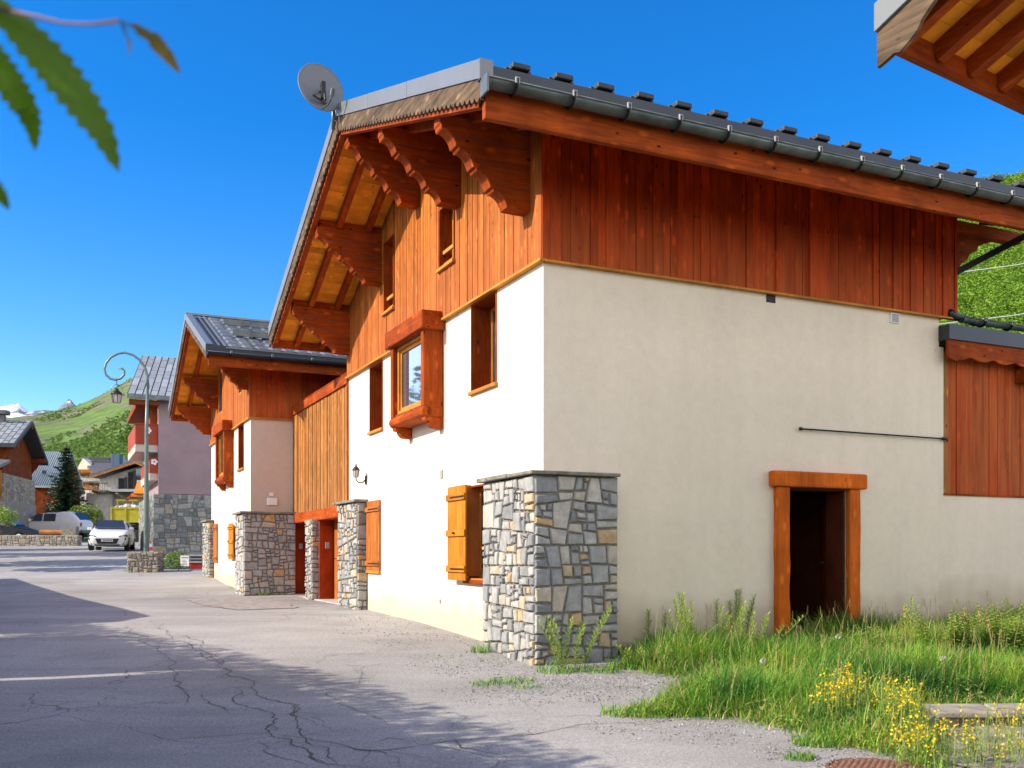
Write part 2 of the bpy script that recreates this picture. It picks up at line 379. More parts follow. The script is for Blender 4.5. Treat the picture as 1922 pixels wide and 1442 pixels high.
def stones(mb, fn, a0, a1, b0, b1, amean=.02, gap=.010, relief=.042, tintfn=None):
    """individual stones on a wall face; fn(a,b,out)->xyz"""
    for p in rubble(a0, a1, b0, b1, amean):
        q = inset(p, gap)
        if not q or area(q) < .0004: continue
        q = [(x + rng.uniform(-.8, .8) * gap, y + rng.uniform(-.8, .8) * gap) for x, y in q]
        r = inset(q, min(.012, math.sqrt(area(q)) * .12)); h = relief * rng.uniform(.45, 1.0)
        if not r or len(r) < 3: continue
        cx, cy = sum(x for x, _ in r) / len(r), sum(y for _, y in r) / len(r)
        sk = (rng.uniform(-.3, .3), rng.uniform(-.3, .3))
        vs = [fn(x, y, -.012) for x, y in q]; n = len(q)
        vs += [fn(x, y, h * .6) for x, y in (inset(q, .003) if inset(q, .003) and len(inset(q, .003)) == n else q)]
        k = len(r); b0_ = len(vs); vs += [fn(x, y, h + (x - cx) * sk[0] * .12 + (y - cy) * sk[1] * .12) for x, y in r]
        vs.append(fn(cx, cy, h + .006)); ci = len(vs) - 1
        fs = [(i, (i + 1) % n, n + (i + 1) % n, n + i) for i in range(n)]
        if k == n: fs += [(n + i, n + (i + 1) % n, b0_ + (i + 1) % n, b0_ + i) for i in range(n)]
        else:
            fs += [tuple(n + i for i in range(n))]
        fs += [(b0_ + i, b0_ + (i + 1) % k, ci) for i in range(k)]
        mb.add(vs, fs, (tintfn() if tintfn else rng.random()))
def stint():
    r = rng.random()
    return rng.uniform(0, .5) if r < .52 else (rng.uniform(.5, .75) if r < .82 else rng.uniform(.78, 1))
def pier(th, u0, u1, v0, v1, z0, z1, amean=.022, mat='stone', cap=True, tf=stint, name='stone_pier', parent=None):
    """a rubble-faced pier: street face (-u) and side face (-v) with single stones, flagstone cap"""
    c = MB(); c.box(u0 + .02, u1, v0 + .02, v1, z0, z1); o = c.build(name, 'mortar', th, parent)
    m = MB()
    stones(m, lambda a, b, d: (u0 + .015 - d, a, b), v0, v1, z0, z1, amean, tintfn=tf)
    stones(m, lambda a, b, d: (a, v0 + .015 - d, b), u0, u1, z0, z1, amean, tintfn=tf)
    if v1 - v0 < 3: stones(m, lambda a, b, d: (a, v1 - .015 + d, b), u0, u1, z0, z1, amean * 1.5, tintfn=tf)
    m.build('stonework', mat, th, o)
    if cap:
        k = MB(); y = v0 - .07
        while y < v1 + .03:
            y2 = min(v1 + .06, y + rng.uniform(.45, .75)); k.box(u0 - .07 - rng.uniform(0, .02), u1 - (.0 if u1 > 0 else 0), y, y2 - .006, z1 + rng.uniform(0, .006), z1 + .045 + rng.uniform(0, .012)); y = y2
        k.build('cap_stone', 'stone_slab', th, o, bev=.01)
    return o

# ------------------------------------------------------------------ wall and plank helpers (plane 'u': wall face at u=c, runs along v; plane 'v' the other way)
def holes_grid(a0, a1, b0, b1, holes):
    A = sorted({a0, a1, *[h[0] for h in holes], *[h[1] for h in holes]}); B = sorted({b0, b1, *[h[2] for h in holes], *[h[3] for h in holes]})
    A = [x for x in A if a0 <= x <= a1]; B = [x for x in B if b0 <= x <= b1]
    for i in range(len(A) - 1):
        run = None
        for j in range(len(B) - 1):
            ca, cb = (A[i] + A[i + 1]) / 2, (B[j] + B[j + 1]) / 2
            if any(h[0] < ca < h[1] and h[2] < cb < h[3] for h in holes):
                if run is not None: yield A[i], A[i + 1], run, B[j]; run = None
            elif run is None: run = B[j]
        if run is not None: yield A[i], A[i + 1], run, B[-1]
def wallplane(mb, plane, c0, c1, a0, a1, b0, b1, holes=()):
    for x0, x1, z0, z1 in holes_grid(a0, a1, b0, b1, list(holes)):
        if plane == 'u': mb.box(c0, c1, x0, x1, z0, z1)
        else: mb.box(x0, x1, c0, c1, z0, z1)
def planks(mb, plane, c, a0, a1, zlo, zhi, w=.125, depth=.03, jit=.014, holes=(), out=-1):
    """vertical boards, front face at c, each slightly proud or shy; zlo,zhi functions of a"""
    a = a0
    while a < a1 - .01:
        b = min(a1, a + w * rng.uniform(.8, 1.25)); d = depth + rng.uniform(0, jit); tt = rng.random()
        segs = [(None, None)]; hs = sorted([h for h in holes if h[0] < (a + b) / 2 < h[1]], key=lambda h: h[2])
        cuts = []; lo = None
        for h in hs: cuts.append((lo, h[2])); lo = h[3]
        cuts.append((lo, None))
        for lo_, hi_ in cuts:
            za0 = zlo(a) if lo_ is None else lo_; zb0 = zlo(b) if lo_ is None else lo_
            za1 = zhi(a) if hi_ is None else hi_; zb1 = zhi(b) if hi_ is None else hi_
            if za1 <= za0: continue
            aa, bb = a + .0015, b - .0015
            if plane == 'u': pts = [(c, aa, za0), (c, bb, zb0), (c, bb, zb1), (c, aa, za1)]; mb.prism(pts, (out * d, 0, 0), tt)
            else: pts = [(aa, c, za0), (bb, c, zb0), (bb, c, zb1), (aa, c, za1)]; mb.prism(pts, (0, out * d, 0), tt)
        a = b
def zigzag(m, u0, u1, v0, v1, zt, h0, h1, pitch, amp, tint=.5):
    """verge board running up a slope: top at zt(v)-h0, toothed bottom at zt(v)-h1"""
    n = max(2, int(abs(v1 - v0) / pitch * 6)); top = []; bot = []
    for i in range(n + 1):
        v = v0 + (v1 - v0) * i / n; ph = (v / pitch) % 1
        w = abs(math.sin(math.pi * ph)) ** .6
        top.append((u0, v, zt(v) - h0)); bot.append((u0, v, zt(v) - h1 - amp * w))
    for i in range(n):
        m.prism([top[i], top[i + 1], bot[i + 1], bot[i]], (u1 - u0, 0, 0), tint, caps=True)
def scallop_bracket(th, vc, w, zt, H, reach, uw, layers=4):
    """stacked-log bracket under a purlin: straight top, stepped and scalloped lower edge"""
    m = MB(); prof = [(uw + .0, zt), (uw - reach, zt)]
    prof.append((uw - reach - .01, zt - .10))
    n = layers; x0, z0 = uw - reach, zt - .12; x1, z1 = uw - reach * .27, zt - H * .98
    for i in range(n):
        ax, az = x0 + (x1 - x0) * i / n, z0 + (z1 - z0) * i / n; bx, bz = x0 + (x1 - x0) * (i + 1) / n, z0 + (z1 - z0) * (i + 1) / n
        dx, dz = bx - ax, bz - az; nx, nz = -dz, dx                 # outward (down/left)
        if nz > 0: nx, nz = -nx, -nz
        L = math.hypot(nx, nz); nx /= L; nz /= L
        for t, o_ in ((.04, .0), (.10, .018), (.19, .022), (.21, .0), (.38, -.018), (.60, -.020), (.80, .0), (.97, .026)):
            prof.append((ax + dx * t + nx * o_, az + dz * t + nz * o_))
    prof += [(x1 + reach * .10, zt - H), (uw, zt - H)]
    # build as horizontal strips so the long concave outline triangulates well
    m.prism([(p[0], vc - w / 2, p[1]) for p in prof], (0, w, 0), rng.random())
    ob = m.build('roof_bracket', 'beam_u', th, bev=.006)
    s = MB()                                                        # the joints between the stacked beams
    for i in range(1, n):
        z = zt - H * i / n; xl = x0 + (x1 - x0) * max(0, (i / n * H - .12)) / (H * .98 - .12) + .05
        s.box(xl, uw - .01, vc - w / 2 - .0025, vc + w / 2 + .0025, z - .004, z + .004)
    s.build('beam_joint', 'seam_dark', th, ob)
    return ob

def gutter(th, v, u0, u1, z, r=.065, sp=.62, first=.25, mat='zinc'):
    m = MB(); n = 10; vs = []; fs = []
    for j, u in enumerate((u0, u1)):
        for i in range(n + 1): a = math.pi + math.pi * i / n; vs.append((u, v + r * math.cos(a), z + r * math.sin(a)))
    fs = [(i, i + 1, n + 2 + i, n + 1 + i) for i in range(n)] + [tuple(range(n + 1)), tuple(range(2 * n + 1, n, -1))]
    m.add(vs, fs, .5); m.tube([(u0, v - r, z), (u1, v - r, z)], .009, 6)
    o = m.build('gutter', mat, th, smooth=True, solid=.004)
    u = u0 + first
    while u < u1:
        b = MB()
        pts = [(u, v - r - .012, z + .03)] + [(u, v + (r + .006) * math.cos(math.pi + math.pi * i / 8), z + (r + .006) * math.sin(math.pi + math.pi * i / 8)) for i in range(9)]
        for p, q in zip(pts, pts[1:]): b.bar(p, q, .048, .016, up=(1, 0, 0.01))
        b.mi = 1
        b.box(u - .022, u + .022, v - r - .026, v - r - .004, z - .02, z + .04); u += sp
        b.build('gutter_bracket', ['black_iron', 'grey_pvc'], th, o)
    return o

# ================================================================== GROUND AND ROAD
LAWN_PX = [(1165, 1238), (1205, 1262), (1300, 1275), (1240, 1330), (1170, 1345), (1370, 1348), (1500, 1372), (1590, 1405), (1690, 1420), (1745, 1445), (1750, 1400), (1728, 1345), (1925, 1322), (2150, 1300)]
lawn = [G(*p)[:2] for p in LAWN_PX] + [uv2w(12, -.03), uv2w(1.0, -.03)]
def inpoly(x, y, P_):
    c = False; n = len(P_)
    for i in range(n):
        (x1, y1), (x2, y2) = P_[i], P_[(i + 1) % n]
        if (y1 > y) != (y2 > y) and x < (x2 - x1) * (y - y1) / (y2 - y1) + x1: c = not c
    return c
def asphalt():
    m, t, b = newmat('asphalt', .92, spec=.25); v = mapping(t, (1, 1, 1), False)
    big = noise(t, v, .22, 5, .6); mid = noise(t, mapping(t, (.35, 1.4, 1), False), 1.1, 6, .6); fine = noise(t, v, 48, 5, .8)
    c = ramp(t, big, [(.35, (.30, .295, .29)), (.62, (.425, .415, .405))])
    c = mix(t, c, ramp(t, mid, [(.3, g(.80)), (.55, g(1)), (.75, g(1.14))]), .9, 'MULTIPLY')
    c = mix(t, c, ramp(t, noise(t, v, .55, 3, .5), [(.58, g(1)), (.70, g(.80))]), .8, 'MULTIPLY')
    c = mix(t, c, ramp(t, fine, [(.34, g(.55)), (.5, g(1)), (.68, g(1.38))]), .85, 'MULTIPLY')
    vo = N(t, 'ShaderNodeTexVoronoi', Scale=110.0); t.links.new(v, vo.inputs['Vector'])
    c = mix(t, c, ramp(t, vo.outputs['Distance'], [(.1, g(1.25)), (.7, g(.7))]), .8, 'MULTIPLY')
    # alligator cracks, only in worn patches
    dn = N(t, 'ShaderNodeTexNoise', Scale=1.6, Detail=6.0); t.links.new(v, dn.inputs['Vector'])
    ad = N(t, 'ShaderNodeVectorMath', operation='MULTIPLY_ADD'); t.links.new(dn.outputs['Color'], ad.inputs[0]); ad.inputs[1].default_value = (.6, .6, .6); t.links.new(v, ad.inputs[2])
    def crk(sc, w, lo, hi, msc):
        ve = N(t, 'ShaderNodeTexVoronoi', feature='DISTANCE_TO_EDGE', Scale=sc); t.links.new(ad.outputs[0], ve.inputs['Vector'])
        l = ramp(t, ve.outputs['Distance'], [(w * .35, g(1)), (w, g(0))])
        k = ramp(t, noise(t, v, msc, 3, .5), [(lo, g(0)), (hi, g(1))]); return mix(t, l, k, 1.0, 'MULTIPLY')
    c = mix(t, c, (.085, .078, .074), crk(.62, .006, .50, .62, .35)); c = mix(t, c, (.10, .09, .085), crk(2.1, .013, .58, .66, .42))
    t.links.new(c, b.inputs['Base Color']); n1 = bump(t, b, fine, .35, .006); bump(t, b, vo.outputs['Distance'], .25, .004, n1)
asphalt()
plain('crack', (.12, .11, .10), .95, 0, .3, 12)
plain('tar_patch', (.29, .27, .255), .9, 0, .3, 6, .4)
def soilmat():
    m, t, b = newmat('soil', .95, spec=.15); v = mapping(t, (1, 1, 1), False)
    c = ramp(t, noise(t, v, 3, 8, .65), [(.3, (.10, .12, .035)), (.5, (.16, .15, .06)), (.7, (.24, .20, .13))])
    t.links.new(c, b.inputs['Base Color']); bump(t, b, noise(t, v, 20, 5), .6, .03)
soilmat()
def meadow():
    m, t, b = newmat('meadow', .95, spec=.1); v = mapping(t, (1, 1, 1), False)
    c = ramp(t, noise(t, mapping(t, (.8, .5, 3.0), False), .02, 9, .68), [(.34, (.07, .12, .045)), (.43, (.13, .22, .055)), (.50, (.11, .16, .07)), (.56, (.17, .16, .11)), (.66, (.20, .19, .16))])
    c = mix(t, c, ramp(t, noise(t, v, .12, 8, .7), [(.35, g(.55)), (.6, g(1.1))]), .8, 'MULTIPLY')
    t.links.new(c, b.inputs['Base Color'])
meadow()
def snowmat():
    m, t, b = newmat('snow_rock', .8, spec=.2); v = mapping(t, (1, 1, 1), False)
    c = ramp(t, noise(t, v, .006, 9, .68), [(.47, (.13, .16, .2)), (.52, (.78, .82, .9))]); t.links.new(c, b.inputs['Base Color'])
snowmat()

def sheet(name, xs, ys, zf, mat, mb=None):
    m = mb or MB(); nx = len(xs)
    vs = [(x, y, zf(x, y)) for y in ys for x in xs]
    fs = [(j * nx + i, j * nx + i + 1, (j + 1) * nx + i + 1, (j + 1) * nx + i) for j in range(len(ys) - 1) for i in range(nx - 1)]
    m.add(vs, fs, .5); return m
def lin(a, b, n): return [a + (b - a) * i / n for i in range(n + 1)]
# the ground: one sheet out to the horizon
gx = [-4000, -2000, -1000, -500, -250, -140] + lin(-90, 60, 60) + [100, 200, 500, 1200, 4000]
gy = [-3000, -800, -200, -60] + lin(-30, 60, 45) + [70, 85, 100, 130, 170, 230, 320, 450, 700, 1000, 1800, 3900]
gm = sheet('ground', gx, gy, lambda x, y: gz(x, y) - (.03 if -60 < y < 62 else 0), None)
tag(gm.build('ground', 'meadow', smooth=True), kind='structure')
# road surface (everything paved between the houses), laid on the ground
rx = lin(-34, 16, 130); ry = lin(-8, 61, 180)
m = sheet('road', rx, ry, gz, None)
# long cracks traced on the road
def crackline(pts, w=.012, br=.25, depth=0):
    P3 = [Vector(G(*p)) for p in pts]; line = []
    for a, b in zip(P3, P3[1:]):
        L = (b - a).length; n = max(2, int(L / .07))
        for i in range(n): line.append(a.lerp(b, i / n))
    line.append(P3[-1]); off = 0; q = []
    for i, p in enumerate(line):
        o1 = mnoise.noise(Vector((p.x * 2.3, p.y * 2.3, 5))) * .16 + mnoise.noise(Vector((p.x * 9, p.y * 9, 9))) * .05
        q.append(Vector((p.x + o1, p.y + o1 * .7, 0)))
    n = len(q)
    for i in range(n - 1):
        d = (q[i + 1] - q[i]); d.z = 0
        if d.length < 1e-4: continue
        s = Vector((-d.y, d.x, 0)).normalized()
        def ww(k): return w * (.35 + .9 * abs(mnoise.noise(Vector((q[k].x * 4, q[k].y * 4, 1))) + .35)) * min(1, (k + 1) / 5, (n - k) / 5)
        a, b = q[i], q[i + 1]; wa, wb = ww(i), ww(i + 1)
        vs = [a - s * wa, a + s * wa, b + s * wb, b - s * wb]
        m.add([(x.x, x.y, gz(x.x, x.y) + .004) for x in vs], [(0, 3, 2, 1)], .5)
        if rng.random() < br * .12 and depth < 2:
            an = math.atan2(d.y, d.x) + rng.choice((-1, 1)) * rng.uniform(.5, 1.4); c = Vector(a); Lb = int(rng.uniform(4, 16)); pr = c.copy()
            for k in range(Lb):
                an += rng.gauss(0, .35); nx_ = pr + Vector((math.cos(an), math.sin(an), 0)) * .07; s2 = Vector((-math.sin(an), math.cos(an), 0)) * w * .45 * (1 - k / Lb)
                m.add([(x.x, x.y, gz(x.x, x.y) + .004) for x in (pr - s2, pr + s2, nx_ + s2, nx_ - s2)], [(0, 3, 2, 1)], .5); pr = nx_
m.mi = 1
for pts, w in [(([(230, 1175), (310, 1230), (320, 1260), (345, 1310), (357, 1325)]), .014), ([(340, 1190), (420, 1250), (520, 1320), (560, 1360), (620, 1410), (660, 1442)], .013),
               ([(280, 1165), (330, 1200), (450, 1270), (560, 1345), (600, 1365), (612, 1372)], .010), ([(385, 1300), (395, 1320), (430, 1340)], .014),
               ([(430, 1290), (470, 1325), (520, 1350), (490, 1385), (560, 1400), (640, 1442)], .015), ([(180, 1305), (250, 1320), (330, 1322)], .009),
               ([(310, 1388), (450, 1380), (600, 1385), (720, 1410), (860, 1390), (1000, 1380), (1080, 1362), (1250, 1352), (1420, 1345)], .012),
               ([(470, 1395), (500, 1405), (540, 1442)], .012), ([(620, 1400), (680, 1400), (760, 1442)], .012), ([(700, 1405), (740, 1385), (830, 1400), (940, 1442)], .010),
               ([(560, 1290), (640, 1310), (700, 1345), (720, 1365)], .008), ([(860, 1385), (900, 1410), (945, 1438)], .013), ([(560, 1400), (600, 1425), (610, 1442)], .016),
               ([(230, 1088), (262, 1082), (275, 1075)], .02), ([(640, 1240), (690, 1275), (700, 1290)], .006), ([(850, 1330), (860, 1365), (900, 1372), (990, 1350)], .006)]:
    crackline(pts, w * .5, .9)
o = m.build('road', ['asphalt', 'crack'], smooth=True); tag(o, kind='structure')
# darker worn patches
def blob(pts_px, mat, name, dz=.003, n=40, jit=.12):
    P3 = [G(*p) for p in pts_px]; mm = MB(); ring = []
    for i, (a, b) in enumerate(zip(P3, P3[1:] + P3[:1])):
        for k in range(8):
            t = k / 8; x, y = a[0] + (b[0] - a[0]) * t, a[1] + (b[1] - a[1]) * t; j = mnoise.noise(Vector((x * 3, y * 3, 2))) * jit + mnoise.noise(Vector((x * 11, y * 11, 2))) * jit * .6; ring.append((x + j, y + j))
    cx, cy = sum(p[0] for p in ring) / len(ring), sum(p[1] for p in ring) / len(ring)
    vs = [(x, y, gz(x, y) + dz) for x, y in ring] + [(cx + (x - cx) * .5, cy + (y - cy) * .5, gz(cx + (x - cx) * .5, cy + (y - cy) * .5) + dz) for x, y in ring] + [(cx, cy, gz(cx, cy) + dz)]
    k = len(ring); fs = [(i, (i + 1) % k, k + (i + 1) % k, k + i) for i in range(k)] + [(k + i, k + (i + 1) % k, 2 * k) for i in range(k)]
    mm.add(vs, fs, .5); return tag(mm.build(name, mat, smooth=True), kind='structure')
# lawn soil
edge = lawn[:13]
def edged(x, y):
    b = 9
    for (x1, y1), (x2, y2) in zip(edge, edge[1:]):
        dx, dy = x2 - x1, y2 - y1; t = max(0, min(1, ((x - x1) * dx + (y - y1) * dy) / (dx * dx + dy * dy + 1e-9))); b = min(b, math.hypot(x - x1 - t * dx, y - y1 - t * dy))
    return b
mm = MB(); cell = .07; vs = {}
X0, X1, Y0, Y1 = 1.0, 13, 5.5, 17
nx = int((X1 - X0) / cell); ny = int((Y1 - Y0) / cell)
for i in range(nx):
    for j in range(ny):
        x, y = X0 + i * cell, Y0 + j * cell
        if inpoly(x + cell / 2, y + cell / 2, lawn) and edged(x, y) > .03 + .10 * abs(mnoise.noise(Vector((x * 4, y * 4, 6)))):
            mm.add([(a, b, gz(a, b) + .004 + .008 * (mnoise.noise(Vector((a * 2.5, b * 2.5, 0))) + .5)) for a, b in ((x, y), (x + cell, y), (x + cell, y + cell), (x, y + cell))], [(0, 1, 2, 3)], .5)
tag(mm.build('lawn_soil', 'soil'), kind='structure')

# ================================================================== THE BIG CHALET
zG = -1.25
H1 = house('chalet', 'large cream chalet nearest the camera with red timber upper floor and stone corner pier', 'house', zG)
RV, RZ = 4.2, 6.69
def zt(v): return RZ - .338 * (RV - v) if v < RV else RZ - .425 * (v - RV)
WIN = [(1.30, 2.15, 2.18, 3.36), (6.10, 6.88, 2.17, 3.34), (1.30, 2.20, -.33, .92), (6.25, 7.0, -.3, .93), (3.4, 4.55, 2.15, 3.2)]
m = MB()
wallplane(m, 'u', 0, .32, 0, 8.27, -1.5, 3.40, WIN)
wallplane(m, 'v', 0, .32, .32, 6.31, -1.5, 3.38, [(3.50, 4.58, -1.12, .90)])
m.box(.32, 6.31, 7.95, 8.27, -1.5, 3.38); m.box(5.99, 6.31, .32, 7.95, -1.5, 3.38)
wl = m.build('wall', 'plaster', H1)
# small square hole under the cladding: flat black patch painted for its dark inside
m = MB(); m.box(3.22, 3.37, -.004, .0, 3.25, 3.37); m.build('hole_patch', 'black_iron', H1, wl)
m = MB(); m.box(1.0, 6.4, -.02, -.0005, -1.5, -1.13)
m.build('plinth', 'seam_dark', H1, wl)
# timber storey structure behind boards
def ztop(v): return zt(v) - .31
m = MB()
SW = [(2.67, 3.26, 4.12, 5.0), (5.37, 5.92, 4.08, 5.28)]
def slab(c0, c1, a0, a1, lo, hi):
    m.prism([(c0, a0, lo), (c0, a1, lo), (c0, a1, hi(a1)), (c0, a0, hi(a0))], (c1 - c0, 0, 0))
prev = 0
for a0, a1, b0, b1 in SW:
    slab(.0, .2, prev, a0, 3.42, ztop); slab(.0, .2, a0, a1, 3.42, lambda v, b0=b0: b0); m.prism([(0, a0, b1), (0, a1, b1), (0, a1, ztop(a1)), (0, a0, ztop(a0))], (.2, 0, 0)); prev = a1
slab(0, .2, prev, RV + 2.2, 3.42, ztop); slab(0, .2, RV + 2.2, 8.27, 3.42, ztop)
m.box(.2, 6.6, .0, .2, 3.42, 4.72); m.box(.2, 6.6, 8.07, 8.27, 3.42, 4.6); m.box(6.4, 6.6, .2, 8.07, 3.42, 4.6)
m.box(.2, 6.4, .2, 8.07, 3.42, 3.5)
m.build('timber_core', 'dark_room', H1)
m = MB()
planks(m, 'u', 0, -.045, RV, lambda v: 3.39, ztop, .092, .035, .014, SW); planks(m, 'u', 0, RV, 8.29, lambda v: 3.39, ztop, .092, .035, .014, SW)
m.build('street_cladding', 'clad_lit', H1)
m = MB(); planks(m, 'v', 0, -.04, 6.62, lambda v: 3.38, lambda v: 4.98, .115, .03, .032)
m.build('side_cladding', 'clad_shaded', H1)
m = MB(); m.box(-.075, -.0, -.06, 8.29, 3.355, 3.388); m.box(-.0, 6.64, -.07, -.0, 3.35, 3.378); m.build('drip_rail', 'frame_z', H1, bev=.004)
# --- roof
UO = -1.30; UE = 8.0; VN, VF = -1.2, 9.4
m = MB()
for a, b in ((VN, RV), (RV, VF)):
    m.prism([(UO + .03, a, zt(a) - .08), (UO + .03, b, zt(b) - .08), (UO + .03, b, zt(b) - .28), (UO + .03, a, zt(a) - .28)], (UE - UO - .03, 0, 0))
rf = m.build('roof', 'flash_dark', H1)
# raised seams and the stop noses at the eave
m = MB(); u = UO + .45
while u < UE:
    m.bar((u, VN + .03, zt(VN) - .05), (u, RV, zt(RV) - .05), .07, .05); m.bar((u, VF, zt(VF) - .05), (u, RV, zt(RV) - .05), .07, .05)
    u += .49
m.build('seam_rib', 'flash_dark', H1, rf)
m = MB(); u = UO + .45
while u < UE:
    zc = zt(VN) + .0; m = MB()
    m.bar((u - .10, VN + .10, zc + .022), (u + .10, VN + .10, zc + .022), .22, .055); m.bar((u - .145, VN + .12, zc + .0), (u - .10, VN + .12, zc + .0), .09, .06); m.bar((u + .10, VN + .12, zc + .0), (u + .15, VN + .12, zc + .0), .09, .06)
    u += .49; m.build('snow_stop', 'seam_dark', H1, rf, bev=.012)
m = MB(); m.box(UO - .01, UE, VN - .012, VN + .05, zt(VN) - .21, zt(VN) - .045); m.build('eave_flashing', 'flash_dark', H1, rf)
# verge flashing, with joints
m = MB()
for a, b in ((VN - .02, 1.0), (1.0, 2.6), (2.6, RV), (RV, 5.8), (5.8, 7.6), (7.6, VF)):
    g_ = .004; m.prism([(UO - .012, a + g_, zt(a)), (UO - .012, b - g_, zt(b)), (UO - .012, b - g_, zt(b) - .19), (UO - .012, a + g_, zt(a) - .19)], (.014, 0, 0), rng.random())
    m.prism([(UO, a, zt(a)), (UO, b, zt(b)), (UO, b, zt(b) - .012), (UO, a, zt(a) - .012)], (.13, 0, 0), rng.random())
m.prism([(UO - .012, VN - .022, zt(VN)), (UO + .13, VN - .022, zt(VN)), (UO + .13, VN - .022, zt(VN) - .2), (UO - .012, VN - .022, zt(VN) - .2)], (0, .02, 0))
m.build('verge_flashing', 'flash', H1, rf)
m = MB(); zigzag(m, UO + .005, UO + .035, VN, RV, zt, .17, .345, .13, .075); zigzag(m, UO + .005, UO + .035, RV, VF, zt, .17, .345, .13, .075); m.build('verge_board', 'verge_old', H1, rf)
m = MB()
for a, b in ((VN + .16, RV), (RV, VF - .05)):
    m.prism([(UO + .05, a, zt(a) - .29), (UO + .05, b, zt(b) - .29), (UO + .05, b, zt(b) - .455), (UO + .05, a, zt(a) - .455)], (.09, 0, 0))
m.build('verge_rafter', 'beam_v', H1, rf)
# soffit boards (run along u) on rafters (run along v)
m = MB()
def soffit_boards(m, u0, u1, v0, v1, zf, off, w=.14):
    v = v0
    while v < v1:
        b = min(v1, v + w); m.prism([(u0, v + .002, zf(v) - off), (u0, b - .002, zf(b) - off), (u0, b - .002, zf(b) - off + .02), (u0, v + .002, zf(v) - off + .02)], (u1 - u0, 0, 0)); v = b
soffit_boards(m, UO + .14, .0, -.9, RV, zt, .305); soffit_boards(m, UO + .14, .0, RV, VF - .1, zt, .305); soffit_boards(m, .0, UE, VN + .08, .0, zt, .305); soffit_boards(m, UO + .14, .0, VN + .08, -.9, zt, .305)
m.build('soffit', 'soffit', H1, rf)
for u in (-.78, -.28):
    for a, b in ((VN + .1, RV), (RV, VF - .1)): m = MB(); m.bar((u, a, zt(a) - .37), (u, b, zt(b) - .37), .09, .13); m.build('rafter', 'beam_v', H1, rf)
u = .35
while u < UE: m = MB(); m.bar((u, VN + .1, zt(VN + .1) - .37), (u, .15, zt(.15) - .37), .1, .13); m.build('rafter', 'beam_v', H1, rf); u += .78
# eave beam, its inner face, far eave board
m = MB(); m.box(UO + .06, UE, VN + .02, VN + .10, zt(VN) - .56, zt(VN) - .25); m.build('eave_beam', 'beam_u', H1, rf, bev=.01); m = MB(); m.box(UO + .06, UE, VF - .1, VF - .02, zt(VF) - .42, zt(VF) - .2)
m.build('eave_beam', 'beam_u', H1, rf, bev=.01)
gutter(H1, VN - .085, UO + .02, UE, zt(VN) - .235, .082, .64, .3)
m = MB(); m.box(UO, UO + .02, VN - .17, VN - .0, zt(VN) - .38, zt(VN) - .2); m.build('gutter_end', 'zinc', H1, rf)
for vc, zt_, H in ((.36, 4.965, .95), (2.52, 5.69, .90), (RV, 6.23, .90), (6.12, 5.45, .84), (8.14, 4.60, .80)):
    scallop_bracket(H1, vc, .2, zt_, H, 1.16 if vc < 8 else 1.12, 0.0)
# purlin bodies on top of the brackets running past the verge, ridge purlin
for vc, zt_ in ((.36, 4.965), (2.52, 5.69), (RV, 6.23), (6.12, 5.45), (8.14, 4.6)):
    if zt(vc) - .30 > zt_: m = MB(); m.box(-1.12, 0, vc - .06, vc + .06, zt_, zt(vc) - .30); m.build('purlin', 'beam_u', H1, rf)
# bracket on the far (east) gable of the near eave, behind the metal stay
m = MB(); pr = [(6.6, 4.78), (7.62, 4.78), (7.56, 4.66), (7.30, 4.56), (7.28, 4.50), (7.12, 4.42), (7.08, 4.34), (6.93, 4.24), (6.9, 4.16), (6.78, 4.06), (6.74, 3.96), (6.6, 3.92)]
m.prism([(x, .16, z) for x, z in pr], (0, .2, 0)); m.build('roof_bracket', 'beam_u', H1)
m = MB(); m.bar((6.6, .05, 4.72), (UE, .05, 4.72), .14, .16); m.build('corner_purlin', 'beam_u', H1)
m = MB(); m.bar((6.60, -.02, 4.03), (8.0, -.6, 4.83), .035, .09); m.build('roof_stay', 'black_iron', H1)

# --- windows on the street side
def window(th, u, v0, v1, z0, z1, depth=.2, sill=True, name='window', reveal='beam_z', pane='pane_dark', fr='frame_z'):
    m = MB(); t = .025
    m.box(u - .012, u + depth, v1 - t, v1, z0, z1); m.box(u - .012, u + depth, v0, v0 + t, z0, z1); m.box(u - .012, u + depth, v0 + t, v1 - t, z1 - t, z1)
    w = m.build(name, reveal, th)
    f = MB(); a = .055; x0, x1 = u + depth - .06, u + depth
    for y0, y1, b0, b1 in ((v0 + t, v0 + t + a, z0, z1 - t), (v1 - t - a, v1 - t, z0, z1 - t), (v0 + t + a, v1 - t - a, z0, z0 + a), (v0 + t + a, v1 - t - a, z1 - t - a, z1 - t)): f.box(x0, x1, y0, y1, b0, b1)
    f.build('frame', fr, th, w, bev=.006)
    p = MB(); p.box(x0 + .02, x0 + .028, v0 + t + a, v1 - t - a, z0 + a, z1 - t - a); p.build('pane', pane, th, w)
    if sill: s_ = MB(); s_.box(u - .05, u + depth - .06, v0 - .03, v1 + .03, z0 - .045, z0 + .004); s_.build('sill', 'frame_z', th, w, bev=.008)
    return w
window(H1, 0, 1.30, 2.15, 2.18, 3.36, .33); window(H1, 0, 6.10, 6.88, 2.17, 3.34, .33)
window(H1, 0, 1.30, 2.20, -.33, .92, .18); window(H1, 0, 6.25, 7.0, -.3, .93, .2)
for a0, a1, b0, b1 in SW:
    w = window(H1, -.04, a0, a1, b0, b1, .24, reveal='beam_z')
    q = MB(); q.box(.0, .03, a0 + .02, a1 - .02, b0 + .22, b0 + .27); q.box(.02, .05, a0 + .02, a1 - .02, b0 + .02, b0 + .1); q.build('rail', 'frame_z', H1, w)
